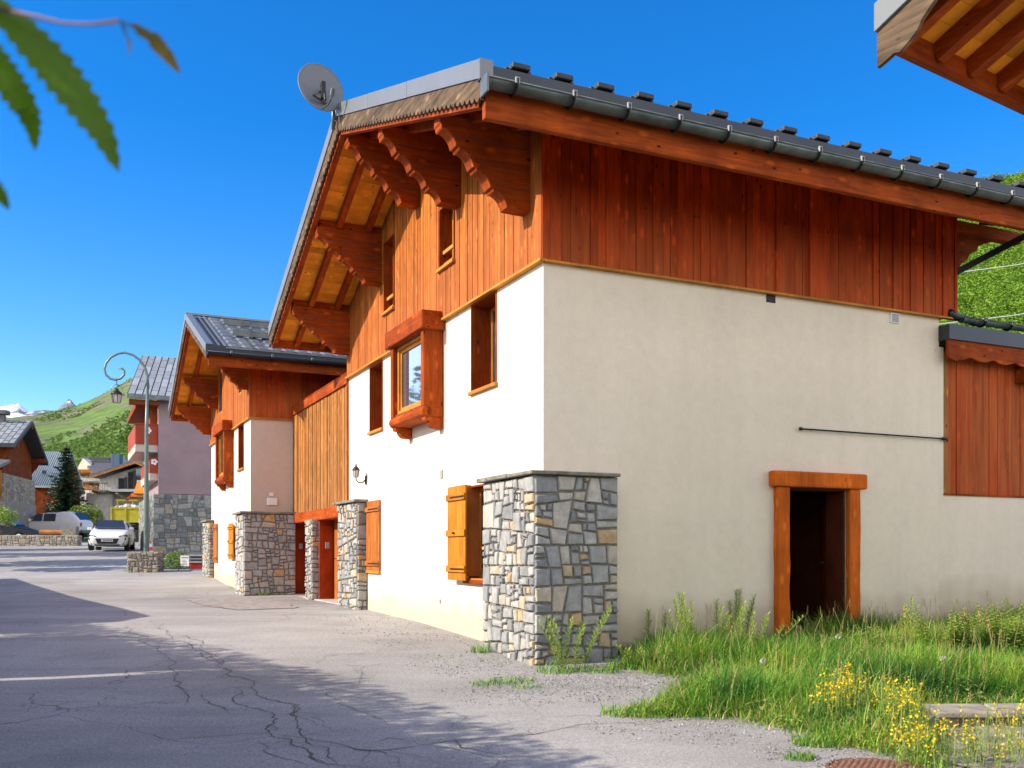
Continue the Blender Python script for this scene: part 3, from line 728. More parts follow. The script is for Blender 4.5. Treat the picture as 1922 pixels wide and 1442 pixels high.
def bay(th, u0, d, v0, v1, z0, z1, pane):
    m = MB(); m.box(u0 - d, u0 - .001, v0, v0 + .13, z0 + .14, z1 - .2); m.box(u0 - d, u0 - .001, v1 - .13, v1, z0 + .14, z1 - .2); m.box(u0 - d + .04, u0 - .001, v0 + .13, v1 - .13, z0 + .14, z0 + .2)
    b = m.build('bay_window', 'beam_z', th, bev=.02)
    h = MB(); h.box(u0 - d - .06, u0 - .001, v0 - .08, v1 + .12, z1 - .27, z1); h.build('header', 'beam_v', th, b, bev=.03)
    s_ = MB(); s_.tube([(u0 - d + .06, v0 + .0, z0 + .08), (u0 - d + .06, v1 + .0, z0 + .08)], .085, 12); s_.box(u0 - d + .06, u0 - .001, v0, v1, z0 + .0, z0 + .16); s_.build('bottom_log', 'beam_v', th, b, bev=.01)
    x = u0 - d + .08; f = MB(); a = .05
    for k, (aa, xx) in enumerate(((.05, x), (.05, x + .035))):
        o_ = k * .05; y0, y1, b0, b1 = v0 + .13 + o_, v1 - .13 - o_, z0 + .2 + o_, z1 - .27 - o_
        for q in ((y0, y0 + aa, b0, b1), (y1 - aa, y1, b0, b1), (y0 + aa, y1 - aa, b0, b0 + aa), (y0 + aa, y1 - aa, b1 - aa, b1)): f.box(xx, xx + .05, *q)
    f.build('frame', 'frame_z', th, b, bev=.005)
    p = MB(); p.box(x + .06, x + .066, v0 + .22, v1 - .22, z0 + .29, z1 - .36); p.build('pane', pane, th, b)
    for y in (v0 + .02, v1 - .17):
        c = MB(); pr = [(u0 - .001, z0 + .0), (u0 - d + .03, z0), (u0 - d + .04, z0 - .05), (u0 - d + .10, z0 - .055), (u0 - d + .11, z0 - .10), (u0 - d + .16, z0 - .15), (u0 - .06, z0 - .165), (u0 - .001, z0 - .16)]
        c.prism([(a_, y, z_) for a_, z_ in pr], (0, .15, 0)); c.build('corbel', 'beam_v', th, b, bev=.006)
    return b
bay(H1, 0, .31, 3.2, 4.75, 1.98, 3.50, 'pane_mirror')
# the folded-open shutter: two leaves, and the closed shutter further along
def shutter(th, u, v0, v1, z0, z1, mat='shutter', battens=(.12, .5, .88), name='shutter', handle=True):
    m = MB(); planks(m, 'u', u, v0, v1, lambda v: z0, lambda v: z1, .1, .025, .002); o = m.build(name, mat, th, bev=.003)
    for f in battens: b = MB(); zc = z0 + (z1 - z0) * f; b.box(u - .052, u - .026, v0 - .005, v1 + .01, zc - .045, zc + .045); b.build('batten', mat, th, o, bev=.008)
    h = MB()
    for f in (battens[0], battens[-1]):
        zc = z0 + (z1 - z0) * f; h.box(u - .056, u - .0525, v0 + .0, v1 - .25 * (v1 - v0), zc - .012, zc + .012)
    if handle: h.tube([(u - .055, (v0 + v1) / 2, z0 + (z1 - z0) * .5), (u - .085, (v0 + v1) / 2, z0 + (z1 - z0) * .5)], .014, 8)
    h.build('hinge', 'black_iron', th, o)
    return o
shutter(H1, -.10, 2.06, 2.72, -.36, .93)
m = MB(); m.box(-.06, .16, 2.16, 2.19, -.3, .93)
m.build('inner_shutter', 'shutter_red', H1)
shutter(H1, -.01, 6.22, 7.0, -.32, .94, 'shutter_red', (.12, .88), handle=False)
m = MB(); m.box(-.07, .0, 1.28, 2.3, -.40, -.345); m.build('window_sill', 'beam_v', H1, bev=.008)
# door on the side wall
m = MB()
def wavy_post(m, u0, u1, z0, z1, v0, v1, seed):
    n = 14; pts = []
    r = random.Random(seed)
    L = [(u0 + r.uniform(-.006, .006), z0 + (z1 - z0) * i / n) for i in range(n + 1)]; Rr = [(u1 + r.uniform(-.008, .008), z0 + (z1 - z0) * i / n) for i in range(n + 1)]
    pts = L + Rr[::-1]; m.prism([(x, v0, z) for x, z in pts], (0, v1 - v0, 0))
dr = None
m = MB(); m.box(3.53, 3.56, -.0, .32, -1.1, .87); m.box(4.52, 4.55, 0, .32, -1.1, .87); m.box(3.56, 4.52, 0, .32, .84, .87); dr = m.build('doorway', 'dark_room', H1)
for s0, s1, sd in ((3.335, 3.545, 1), (4.56, 4.755, 2)):
    m = MB(); wavy_post(m, s0, s1, -1.14, .87, -.09, -.001, sd); m.build('door_post', 'door_orange', H1, dr, bev=.02)
m = MB(); m.box(3.25, 4.85, -.12, -.001, .87, 1.075); m.build('lintel', 'door_orange', H1, dr, bev=.025)
m = MB(); m.box(3.45, 4.65, -.12, .3, -1.2, -1.06); m.build('threshold', 'concrete', H1, dr, bev=.01)
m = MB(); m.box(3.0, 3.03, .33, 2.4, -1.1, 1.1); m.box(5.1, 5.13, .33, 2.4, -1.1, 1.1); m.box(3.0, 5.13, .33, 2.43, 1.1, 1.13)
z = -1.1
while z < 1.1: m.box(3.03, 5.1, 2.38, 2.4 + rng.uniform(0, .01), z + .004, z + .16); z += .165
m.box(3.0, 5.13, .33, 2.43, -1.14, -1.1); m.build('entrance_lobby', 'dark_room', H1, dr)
m = MB(); m.prism([(4.53, .31, -1.08), (4.79, .66, -1.08), (4.79, .66, .83), (4.53, .31, .83)], (.04, -.02, 0)); ld = m.build('door_leaf', 'door_red', H1, dr)
m = MB(); m.tube([(4.72, .58, -.12), (4.68, .6, -.12), (4.64, .52, -.12)], .012, 8); m.build('handle', 'zinc', H1, ld)
m = MB(); m.box(3.55, 3.60, 2.34, 2.37, .05, .75); m.box(3.78, 3.83, 2.34, 2.37, .05, .75); m.box(3.6, 3.78, 2.345, 2.365, .05, .75); m.build('inner_window', 'clad_old', H1, dr)  # lighter panel standing in for faint window light inside the lobby
# fixed bits on the walls
m = MB(); m.box(5.37, 5.53, -.02, -.001, 3.2, 3.34); vv = m.build('wall_vent', 'white_paint', H1)
m = MB()
for i in range(5): m.box(5.39, 5.51, -.028, -.02, 3.215 + i * .023, 3.228 + i * .023)
m.build('louvre', 'grey_pvc', H1, vv)
m = MB(); m.tube([(3.76, -.04, 1.64), (6.43, -.04, 1.64), (6.43, -.04, 1.60)], .011, 8)
for u in (3.95, 5.3, 6.36): m.tube([(u, -.04, 1.64), (u, 0, 1.64)], .01, 6)
m.tube([(3.74, -.04, 1.64), (3.78, -.04, 1.64)], .022, 8); m.tube([(6.33, -.04, 1.64), (6.42, -.04, 1.64)], .022, 8)
m.build('wall_pipe', 'black_iron', H1, smooth=True)
m = MB(); m.box(-.02, -.001, 3.22, 3.31, 1.10, 1.22); m.build('bell_box', 'grey_pvc', H1, bev=.004)
m = MB(); m.box(-.015, -.001, 3.3, 3.36, -.72, -.66); m.build('socket_cover', 'grey_pvc', H1, bev=.004)
# stone piers
pier(H1, -.25, .83, -.28, 1.17, -1.45, .885, .030)
pier(H1, -.19, .0, 7.04, 8.36, -1.2, .935, .022)

# satellite dish on the verge
T = house('satellite_dish', 'round grey satellite dish on a bent arm at the ridge of the big chalet', 'satellite dish', 6.2, sub=(-1.35, 4.2))
m = MB(); vs = []; fs = []; nr, na = 7, 32; Dc = Vector((-1.56, 4.15, 6.86)); axis = Vector((-.55, -.70, .30))
# the face looks toward the camera's right-front; concave side shows the feed arm
toCam = Vector((0.36, -0.84, -0.25))
axis = Vector((.10, -.96, .22)).normalized(); a1 = axis.cross(Vector((0, 0, 1))).normalized(); a2 = a1.cross(axis).normalized(); Rd = .375
for i in range(nr + 1):
    r = Rd * i / nr
    for k in range(na): an = 2 * math.pi * k / na; vs.append(Dc + a1 * r * math.cos(an) * .93 + a2 * r * math.sin(an) * 1.04 + axis * (.07 * (r / Rd) ** 2 - .07))
fs = [(i * na + k, i * na + (k + 1) % na, (i + 1) * na + (k + 1) % na, (i + 1) * na + k) for i in range(nr) for k in range(na)]
m.add(vs, fs, .5); m.build('reflector', 'dish', T, smooth=True, solid=.012)
lo = Dc - a2 * .40 + axis * .0
m = MB(); m.tube([Dc + axis * .0, Dc + axis * .1 + a2 * .02, Dc + axis * .12 - a2 * .30], .02, 8); m.box(Dc.x - .03, Dc.x + .03, Dc.y - .16, Dc.y - .08, Dc.z - .22, Dc.z + .02); m.build('mount', 'black_iron', T, bev=.006)
m = MB(); m.tube([Dc - a2 * .36 + axis * .02, Dc - a2 * .43 + axis * .22, Dc - a2 * .40 + axis * .42], .014, 8); m.tube([Dc - a2 * .40 + axis * .38, Dc - a2 * .33 + axis * .44], .035, 10); m.build('feed_arm', 'zinc', T)
m = MB(); m.tube([Dc + axis * .06 - a2 * .1, Dc + a1 * .18 - a2 * .26 + axis * .1, (-1.36, 4.22, 6.62), (-1.33, 4.2, 6.45)], .02, 8); m.tube([(-1.36, 4.22, 6.7), (-1.36, 4.22, 6.30)], .026, 8); m.build('arm', 'zinc', T, smooth=True)

# wall lantern
T = house('wall_lantern', 'small black coach lantern on a curled bracket on the sunlit cream wall', 'wall lamp', 1.15, sub=(0, 7.11))
m = MB(); m.box(-.02, -.001, 7.07, 7.15, 1.26, 1.42); m.build('back_plate', 'black_iron', T, bev=.008)
m = MB(); m.tube([(0, 7.11, 1.36), (-.07, 7.11, 1.29), (-.14, 7.11, 1.29), (-.19, 7.11, 1.34), (-.19, 7.11, 1.38)], .012, 8); m.build('arm', 'black_iron', T, smooth=True)
m = MB(); m.lathe((-.19, 7.11, 1.38), [(.025, 0), (.04, .01), (.06, .13), (.055, .14)], 6); m.build('lamp_glass', 'lamp_glass', T)
m = MB(); m.lathe((-.19, 7.11, 1.51), [(.08, 0), (.05, .045), (.018, .075), (.01, .12), (0, .125)], 6)
for k in range(6):
    an = k * math.pi / 3; m.tube([(-.19 + .04 * math.cos(an), 7.11 + .04 * math.sin(an), 1.38), (-.19 + .064 * math.cos(an), 7.11 + .064 * math.sin(an), 1.52)], .005, 5)
m.build('cap', 'black_iron', T)

# ================================================================== LINK between the chalets
LK1 = house('link_building', 'weathered vertical-board wing with two red doors between the two cream chalets', 'building', -1.0, sub=(0, 8.3))
m = MB(); m.box(.06, 3, 8.28, 13.2, .80, 3.40); core = m.build('upper_wall', 'dark_room', LK1)
m = MB(); planks(m, 'u', .06, 8.28, 13.2, lambda v: .9, lambda v: 3.36, .075, .045, .02); m.build('cladding', 'clad_old', LK1)
m = MB(); m.box(-.04, .0, 8.29, 13.19, 3.28, 3.47); m.box(-.04, .4, 8.29, 13.19, 3.471, 3.50); m.build('top_board', 'beam_v', LK1, bev=.008)
m = MB(); m.box(-.05, .3, 8.37, 13.19, .72, .95); m.build('lintel_beam', 'beam_v', LK1, bev=.02)
m = MB(); m.box(-.03, .01, 8.275, 8.33, .95, 3.3); m.build('corner_board', 'beam_z', LK1)
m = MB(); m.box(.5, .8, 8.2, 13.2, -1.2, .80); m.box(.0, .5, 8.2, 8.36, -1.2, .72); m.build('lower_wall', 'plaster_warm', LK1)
def redd(v0, v1, u=.47):
    m = MB(); planks(m, 'u', u + .03, v0, v1, lambda v: -1.0, lambda v: .7, .18, .03, .001); d = m.build('door', 'door_red', LK1)
    m = MB(); m.box(u - .05, u - .001, v0 - .06, v0, -1.0, .72); m.box(u - .05, u - .001, v1, v1 + .06, -1.0, .72); m.build('door_frame', 'beam_z', LK1, d)
    m = MB(); m.tube([(u - .01, v0 + .12, .0), (u - .06, v0 + .12, .0), (u - .06, v0 + .24, .0)], .012, 6); m.build('handle', 'chrome', LK1, d)
    return d
for v_ in (10.66, 13.19):
    m = MB(); m.box(.0, .33, v_ - .07, v_ - .004, -1.0, .72); m.box(.05, .28, v_ - .085, v_ - .07, -.9, .6); dd = m.build('door_jamb', 'door_red', LK1)
    m = MB(); m.box(.12, .20, v_ - .12, v_ - .085, .12, .25); m.build('entry_box', 'grey_pvc', LK1, dd)
for v0_, v1_ in ((8.5, 10.5), (11.3, 13.0)):
    m = MB(); planks(m, 'u', .33, v0_, v1_, lambda v: -1.0, lambda v: .72, .16, .03, .004); dd = m.build('door', 'shutter_red', LK1)
    m = MB(); m.tube([(.30, v1_ - .2, -.1), (.25, v1_ - .2, -.1), (.25, v1_ - .32, -.1)], .012, 6); m.build('handle', 'chrome', LK1, dd)
m = MB(); m.box(-.1, .5, 8.4, 13.15, -1.10, -.965); m.build('door_step', 'concrete', LK1, bev=.01)
pier(LK1, -.16, .34, 10.68, 11.2, -1.2, .74, .02, cap=False, name='stone_pillar')
m = MB(); m.box(.05, 5.5, 8.3, 13.2, 3.37, 3.45); m.build('flat_roof', 'seam_dark', LK1)

# ================================================================== SECOND CHALET
H2 = house('chalet', 'smaller cream chalet beyond the board wing with dark tiled roof and shaded side wall', 'house', -1.0, sub=(-.99, 13.2))
A = -.99
def zt2(v): return 6.14 - .40 * (16.0 - v) if v < 16 else 6.14 - .43 * (v - 16)
m = MB()
W2 = [(14.08, 14.85, 2.09, 3.18), (15.75, 17.0, 2.05, 3.2)]
wallplane(m, 'u', A, A + .3, 13.2, 19.6, -1.2, 3.2, W2); m.box(A + .3, 6, 19.3, 19.6, -1.2, 3.2)
m.build('wall', 'plaster', H2)
m = MB(); m.box(A + .3, .06, 13.2, 13.5, -1.2, 3.2); m.box(A + .001, .06, 13.195, 13.2, -1.2, 3.2); m.build('side_wall', 'plaster_warm', H2)  # shade of this side put into a darker, pinkish plaster
z2t = lambda v: zt2(v) - .29
m = MB(); UW = [(14.2, 14.6, 3.95, 4.5), (17.3, 17.8, 3.9, 5.1)]
m.prism([(A, 13.2, 3.21), (A, 16, 3.21), (A, 16, z2t(16)), (A, 13.2, z2t(13.2))], (.2, 0, 0)); m.prism([(A, 16, 3.21), (A, 19.6, 3.21), (A, 19.6, z2t(19.6)), (A, 16, z2t(16))], (.2, 0, 0)); m.box(A + .2, 6, 13.22, 13.4, 3.22, 4.7)
m.build('timber_core', 'dark_room', H2)
m = MB(); planks(m, 'u', A, 13.16, 16, lambda v: 3.2, z2t, .125, .035, .012, UW); planks(m, 'u', A, 16, 19.62, lambda v: 3.18, z2t, .125, .035, .012, UW); m.build('street_cladding', 'clad_lit', H2)
m = MB(); planks(m, 'v', 13.2, A - .03, 5.5, lambda v: 3.2, lambda v: 4.72, .14, .03, .02); m.build('side_cladding', 'clad_shaded', H2)
for a0, a1, b0, b1 in UW:
    m = MB(); m.box(A - .02, A - .005, a0, a1, b0, b1); w = m.build('window', 'pane_dark', H2)
    m = MB(); m.box(A - .045, A - .0, a0 - .03, a1 + .03, b0 - .05, b0); m.build('sill', 'frame_z', H2, w)
UO2 = -2.12; V0, V1 = 12.26, 20.2
m = MB()
for a, b in ((V0, 16), (16, V1)):
    m.prism([(UO2 + .03, a, zt2(a) - .08), (UO2 + .03, b, zt2(b) - .08), (UO2 + .03, b, zt2(b) - .26), (UO2 + .03, a, zt2(a) - .26)], (8, 0, 0))
rf2 = m.build('roof', 'flash_dark', H2)
# pressed-metal tiles on the slope toward the camera
m = MB(); rows = 9; cw = .30
for r in range(rows):
    va, vb = V0 + (16 - V0) * r / rows, V0 + (16 - V0) * (r + 1) / rows
    u = UO2 + .42
    while u < 5.5:
        x = [u, u + cw * .36, u + cw * .44, u + cw * .92, u + cw]; h = [0, 0, .035, .035, 0]
        tt = rng.random(); vs = []
        for v, up in ((va - .03, .035), (vb, .0)):
            for xx, hh in zip(x, h): vs.append((xx, v, zt2(v) - .075 + up + hh))
        lowz = [(xx, va - .03, zt2(va) - .085) for xx in x]; vs += lowz
        fs = [(i, i + 1, 6 + i, 5 + i) for i in range(4)] + [(10 + i, 11 + i, i + 1, i) for i in range(4)]
        m.add(vs, fs, tt); u += cw
m.build('metal_tiles', 'tile_metal', H2, rf2)
m = MB()
for k in range(3): m.bar((UO2 + .17 + k * .13, V0, zt2(V0) - .045), (UO2 + .17 + k * .13, 16, zt2(16) - .045), .025, .05)
m.bar((UO2, 16, 6.12), (6, 16, 6.12), .16, .05); m.build('standing_seam', 'tile_metal', H2, rf2)
for f in (.30, .66):
    v = V0 + (16 - V0) * f; m = MB(); z = zt2(v) + .09
    m.bar((UO2 + .75, v, z), (5.5, v, z), .05, .14)
    u = UO2 + 1.2
    while u < 5.5: m.bar((u, v - .05, z - .01), (u, v + .16, z - .0), .03, .17); u += 1.7
    m.build('snow_guard', 'zinc', H2, rf2)
m = MB()
for a, b in ((V0 - .02, 16), (16, V1)):
    m.prism([(UO2 - .012, a, zt2(a)), (UO2 - .012, b, zt2(b)), (UO2 - .012, b, zt2(b) - .17), (UO2 - .012, a, zt2(a) - .17)], (.014, 0, 0)); m.prism([(UO2, a, zt2(a)), (UO2, b, zt2(b)), (UO2, b, zt2(b) - .012), (UO2, a, zt2(a) - .012)], (.14, 0, 0))
m.build('verge_flashing', 'flash', H2, rf2)
m = MB(); zigzag(m, UO2 + .005, UO2 + .035, V0, 16, zt2, .15, .30, .13, .045); zigzag(m, UO2 + .005, UO2 + .035, 16, V1, zt2, .15, .30, .13, .045); m.build('verge_board', 'verge_old', H2, rf2)
m = MB()
for a, b in ((V0 + .1, 16), (16, V1 - .03)): m.prism([(UO2 + .05, a, zt2(a) - .27), (UO2 + .05, b, zt2(b) - .27), (UO2 + .05, b, zt2(b) - .40), (UO2 + .05, a, zt2(a) - .40)], (.08, 0, 0))
m.build('verge_rafter', 'beam_v', H2, rf2)
m = MB(); soffit_boards(m, UO2 + .13, A, V0 + .1, 16, zt2, .285); soffit_boards(m, UO2 + .13, A, 16, V1 - .1, zt2, .285); soffit_boards(m, A, 5.5, V0 + .1, 13.2, zt2, .285); m.build('soffit', 'soffit', H2, rf2)
m = MB()
for u in (-1.62,):
    for a, b in ((V0 + .1, 16), (16, V1 - .1)): m = MB(); m.bar((u, a, zt2(a) - .35), (u, b, zt2(b) - .35), .09, .13); m.build('rafter', 'beam_v', H2, rf2)
m = MB(); m.box(UO2 + .06, 5.5, V0 + .02, V0 + .1, zt2(V0) - .48, zt2(V0) - .22); m.build('eave_beam', 'beam_u', H2, rf2); m = MB(); m.box(UO2 + .06, 5.5, V1 - .1, V1 - .03, zt2(V1) - .42, zt2(V1) - .22); m.build('eave_beam', 'beam_u', H2, rf2)
m = MB(); m.box(UO2, 5.5, V0 - .012, V0 + .04, zt2(V0) - .22, zt2(V0) - .03); m.build('eave_flashing', 'flash_dark', H2, rf2)
gutter(H2, V0 - .075, UO2 + .02, 5.5, zt2(V0) - .2, .07, .9, .5, 'flash_dark')
for vc, z_, H in ((13.32, 4.68, .82), (16, 5.72, .85), (18.1, 4.86, .80), (19.5, 4.25, .76)): scallop_bracket(H2, vc, .2, z_, H, .95, A)
bay(H2, A, .25, 15.6, 17.1, 1.86, 3.42, 'pane_dark')
window(H2, A, 14.08, 14.85, 2.09, 3.18, .2)
shutter(H2, A - .01, 18.3, 19.0, -.25, .86, 'shutter_red', (.12, .88), handle=False); shutter(H2, A - .06, 15.25, 15.95, -.14, .78, 'shutter', (.12, .5, .88))
pier(H2, -1.2, .0, 12.9, 14.0, -1.2, .93, .030, tf=lambda: (rng.uniform(.3, .8) if rng.random() < .93 else 1))
pier(H2, -1.14, A, 19.07, 20.3, -1.2, .93, .024)
m = MB(); m.box(-.62, -.38, 13.14, 13.199, 1.15, 1.32); m.box(-.56, -.46, 13.16, 13.199, 1.36, 1.44); m.build('spotlight', 'white_paint', H2, bev=.01)
m = MB(); m.box(A - .07, A, 13.14, 19.62, 3.165, 3.195); m.box(A, 0, 13.13, 13.2, 3.165, 3.195); m.build('drip_rail', 'frame_z', H2)

# ================================================================== RIGHT ANNEX
AN = house('annex', 'lower right wing with red board panel and gutter, joined to the big chalet', 'building', -1.1, sub=(6.35, 0))
m = MB(); m.box(6.312, 12, .0, .3, -1.5, .86); m.box(6.312, 6.40, .0, .3, .86, 2.95); m.build('wall', 'plaster', AN)
m = MB(); m.box(6.40, 12, .06, .3, .86, 3.0); m.build('timber_core', 'dark_room', AN)
m = MB(); planks(m, 'v', .06, 6.50, 12, lambda v: .87, lambda v: 2.95, .16, .02, .02); m.build('board_panel', 'clad_shaded', AN)
m = MB(); m.box(6.40, 6.50, .0, .05, .86, 2.9); m.build('corner_post', 'clad_old', AN, bev=.01)
m = MB(); m.box(6.4, 12, -.02, .06, .84, .865); m.build('panel_sill', 'beam_u', AN)
m = MB()   # scalloped fascia
n = 60; pts = [(6.32 + 3.2 * i / n, 2.79 - (.03 if i < 4 else .0) - .05 * abs(math.sin(i / n * 22)) + (.02)) for i in range(n + 1)]
for i in range(n): m.prism([(pts[i][0], -.16, 3.03), (pts[i + 1][0], -.16, 3.03), (pts[i + 1][0], -.16, pts[i + 1][1]), (pts[i][0], -.16, pts[i][1])], (0, .05, 0), .5)
m.box(9.52, 12, -.16, -.11, 2.78, 3.03); m.build('fascia_board', 'beam_u', AN)
m = MB(); m.box(7.92, 12, -.22, .05, 2.55, 2.78); m.build('purlin_end', 'beam_u', AN, bev=.01)
m = MB(); m.box(6.3, 12, -.19, .5, 3.03, 3.24); m.build('verge_flashing', 'flash_dark', AN)
m = MB(); m.prism([(6.35, -.1, 3.245), (6.35, 3, 3.6), (6.35, 3, 3.5), (6.35, -.1, 3.2)], (6, 0, 0)); m.build('roof', 'flash_dark', AN)
gutter(AN, -.10, 6.63, 12, 3.37, .065, .55, .42)
m = MB(); m.tube([(6.45, -.06, 3.45), (6.55, -.06, 3.40), (6.85, -.10, 3.35), (7.0, -.11, 3.33)], .05, 10); m.tube([(6.84, -.10, 3.35), (6.93, -.1, 3.34)], .062, 10); m.build('downpipe', 'flash_dark', AN, smooth=True)

# ================================================================== NEIGHBOUR ROOF, TOP RIGHT
dE = math.atan2(.557, .830)
NR = Thing('neighbour_roof', 'corner of a neighbouring timber roof cutting into the sky at the right', 'roof corner', 2.39, 6.0, dE, 3.0)
tp = .40
def zr(y): return 3.12 - tp * y                                   # local y negative is up-slope, toward the street
m = MB()
m.prism([(-.15, .04, zr(.04) + .16), (-.16, -5, zr(-5) + .16), (-.16, -5, zr(-5) + .24), (-.15, .04, zr(.04) + .24)], (6, 0, 0)); rfn = m.build('roof_deck', 'flash_dark', NR)
m = MB(); m.prism([(-.17, .06, zr(.06) + .10), (-.17, -5, zr(-5) + .10), (-.17, -5, zr(-5) + .27), (-.17, .06, zr(.06) + .27)], (.02, 0, 0)); m.build('verge_flashing', 'flash_matt', NR)
m = MB(); ys = lin(.055, -4.6, 120)
def wavb(y):
    d = .055 - y
    base = .13 if d > .55 else .22 - d * .15
    return base + .045 * math.sin(d * 7.5 + .4) + (.03 if math.sin(d * 7.5) > .86 else 0)
for a, b in zip(ys, ys[1:]): m.prism([(-.15, a, zr(a) + .105), (-.15, b, zr(b) + .105), (-.15, b, zr(b) + .12 - wavb(b)), (-.15, a, zr(a) + .12 - wavb(a))], (.03, 0, 0), .5)
m.build('verge_board', 'verge_old', NR)
m = MB(); soffit_boards(m, -.13, 5.5, -4.6, .06, zr, -.14); m.build('soffit', 'soffit', NR)
u = .04
while u < 5: m = MB(); m.bar((u, .0, zr(0) + .075), (u, -4.8, zr(-4.8) + .075), .075, .12); m.build('rafter', 'beam_v', NR); u += .36
m = MB(); m.box(-.02, 5.5, .0, .05, 3.12 - .02, 3.12 + .13); m.build('eave_board', 'beam_u', NR, bev=.004)
m = MB(); m.box(1.2, 6.5, -6.5, -1.6, -1.5, 3.5); m.build('wall', 'plaster', NR)

# ================================================================== MAUVE BUILDING
MV = Thing('apartment_building', 'mauve rendered house on a dark stone base with pale plated roof', 'house', -15.26, 42, ROT, 0)
m = MB(); m.box(0, 10, 0, 8, 2.6, 6.9); m.build('wall', 'mauve', MV)
pier(MV, -.22, 10, -.1, 8, -.4, 2.58, .09, mat='stone_dark', cap=False, tf=lambda: rng.random(), name='stone_base')
m = MB(); E0, E1 = (-1.29, -.5), (-.25, 5.4)
q = [(-1.29, -.5, 6.75), (9, -.5, 6.75), (9, 5.4, 9.55), (-.25, 5.4, 9.55)]
m.add(q + [(x, y, z - .16) for x, y, z in q], [(0, 1, 2, 3), (7, 6, 5, 4), (0, 4, 5, 1), (1, 5, 6, 2), (3, 2, 6, 7), (0, 3, 7, 4)]); rm = m.build('roof', 'seam_dark', MV)
m = MB(); rr = 5; cw = .30
for c in range(22):
    for r in range(-1, rr + 1):
        t0 = (r + (.5 if c % 2 else 0)) / rr; t1 = t0 + 1 / rr; t0 = max(0, t0) + .006; t1 = min(1, t1) - .008
        if t1 - t0 < .03: continue
        def pp(a, t): x0 = -1.29 + (-.25 + 1.29) * t + .02; return (x0 + a, -.5 + 5.9 * t, 6.75 + 2.8 * t + .02)
        a0, a1 = c * cw + .02, (c + 1) * cw - .03; tt = rng.random()
        vs = [pp(a0, t0), pp(a1, t0), pp(a1, t1), pp(a0, t1)]; m.add(vs + [(x, y, z - .02) for x, y, z in vs], [(0, 1, 2, 3), (0, 4, 5, 1), (1, 5, 6, 2), (3, 7, 4, 0)], tt)
m.build('roof_plates', 'plate_light', MV, rm)
m = MB(); m.box(-1.29, 9, -.58, -.5, 6.56, 6.74); m.build('eave_board', 'zinc', MV, rm)
m = MB(); m.box(-.9, 0, .4, 6, 6.3, 6.56); m.box(-1.2, 0, -.45, -.1, 6.35, 6.55); m.box(-.3, -.01, .5, 3.5, 5.2, 6.3); m.build('balcony_wall', 'far_wood', MV)
def balc(z0, z1, dx, nm):
    m = MB(); m.box(-dx, 0, .15, 5, z0 - .32, z0); b = m.build(nm, 'plaster_warm', MV)
    m = MB(); m.box(-dx, -.0, .1, .15, z0, z1); m.box(-dx, -dx + .05, .15, 5, z0, z1); m.box(-dx - .03, 0, .06, .18, z1, z1 + .06); m.build('balustrade', 'red_paint', MV, b)
    m = MB()
    for k in range(5): an = k * 1.257; m.tube([(-.45 * dx + .09 * math.cos(an), .085, (z0 + z1) / 2 + .18 + .09 * math.sin(an)), (-.45 * dx + .09 * math.cos(an), .1, (z0 + z1) / 2 + .18 + .09 * math.sin(an))], .06, 8)
    m.build('carved_flower', 'plate_paper', MV, b)
balc(4.72, 5.55, .92, 'balcony'); balc(3.5, 4.1, .35, 'balcony')
m = MB(); m.box(-.06, -.001, .8, 1.9, 4.75, 6.2); w = m.build('balcony_door', 'orange_cloth', MV)

# ================================================================== LAMP POST
LPx, LPy, _ = P(275, 1033, 31.5)
LP = Thing('street_lamp', 'tall green crook-topped street lamp with hanging lantern by the low stone block', 'street lamp', 0, 0, 0, gz(LPx, 31.5), sub=(LPx, LPy))
k_ = 31.5 / FPX; zb = gz(LPx, 31.5)
m = MB(); m.tube([(LPx, LPy, zb), (LPx, LPy, zb + .5), (LPx, LPy, 4.0), (LPx + .03, LPy, (1040 - 730) * k_)], [.095, .09, .06, .045], 12); m.build('post', 'lamp_green', LP, smooth=True)
arc_px = [(278, 730), (277, 708), (272, 690), (262, 676), (250, 667), (235, 662), (221, 664), (208, 671), (199, 682), (196, 694), (199, 704), (207, 711), (216, 713), (226, 711), (233, 704), (234, 697), (230, 692), (223, 692)]
m = MB(); m.tube([(P(x, y, 31.5)[0], LPy, P(x, y, 31.5)[2]) for x, y in arc_px], [.045] * 3 + [.038] * 12 + [.03] * 3, 8); m.build('crook', 'lamp_green', LP, smooth=True)
lx, _, lz = P(219, 721, 31.5)
m = MB(); m.tube([(lx, LPy, lz + .13), (lx, LPy, lz - .02)], .02, 6); ring = [(lx + .19 * math.cos(a), LPy, lz - .22 + .2 * math.sin(a)) for a in lin(0, math.pi, 12)]; m.tube(ring, .013, 6)
m.build('hanger', 'lamp_green', LP)
ln = MB(); ln.lathe((lx, LPy, lz - .20), [(.0, .07), (.05, .05), (.06, 0), (.16, -.08), (.19, -.14), (.17, -.15)], 12); lh = ln.build('lantern', 'black_iron', LP, smooth=True)
ln = MB(); ln.lathe((lx, LPy, lz - .35), [(.17, 0), (.11, -.26), (.0, -.28)], 6); ln.build('lamp_glass', 'lamp_glass', LP, lh)
ln = MB()
for q in range(6):
    an = q * math.pi / 3; ln.tube([(lx + .175 * math.cos(an), LPy + .175 * math.sin(an), lz - .35), (lx + .115 * math.cos(an), LPy + .115 * math.sin(an), lz - .62)], .01, 5)
ln.build('lantern_bar', 'black_iron', LP, lh)

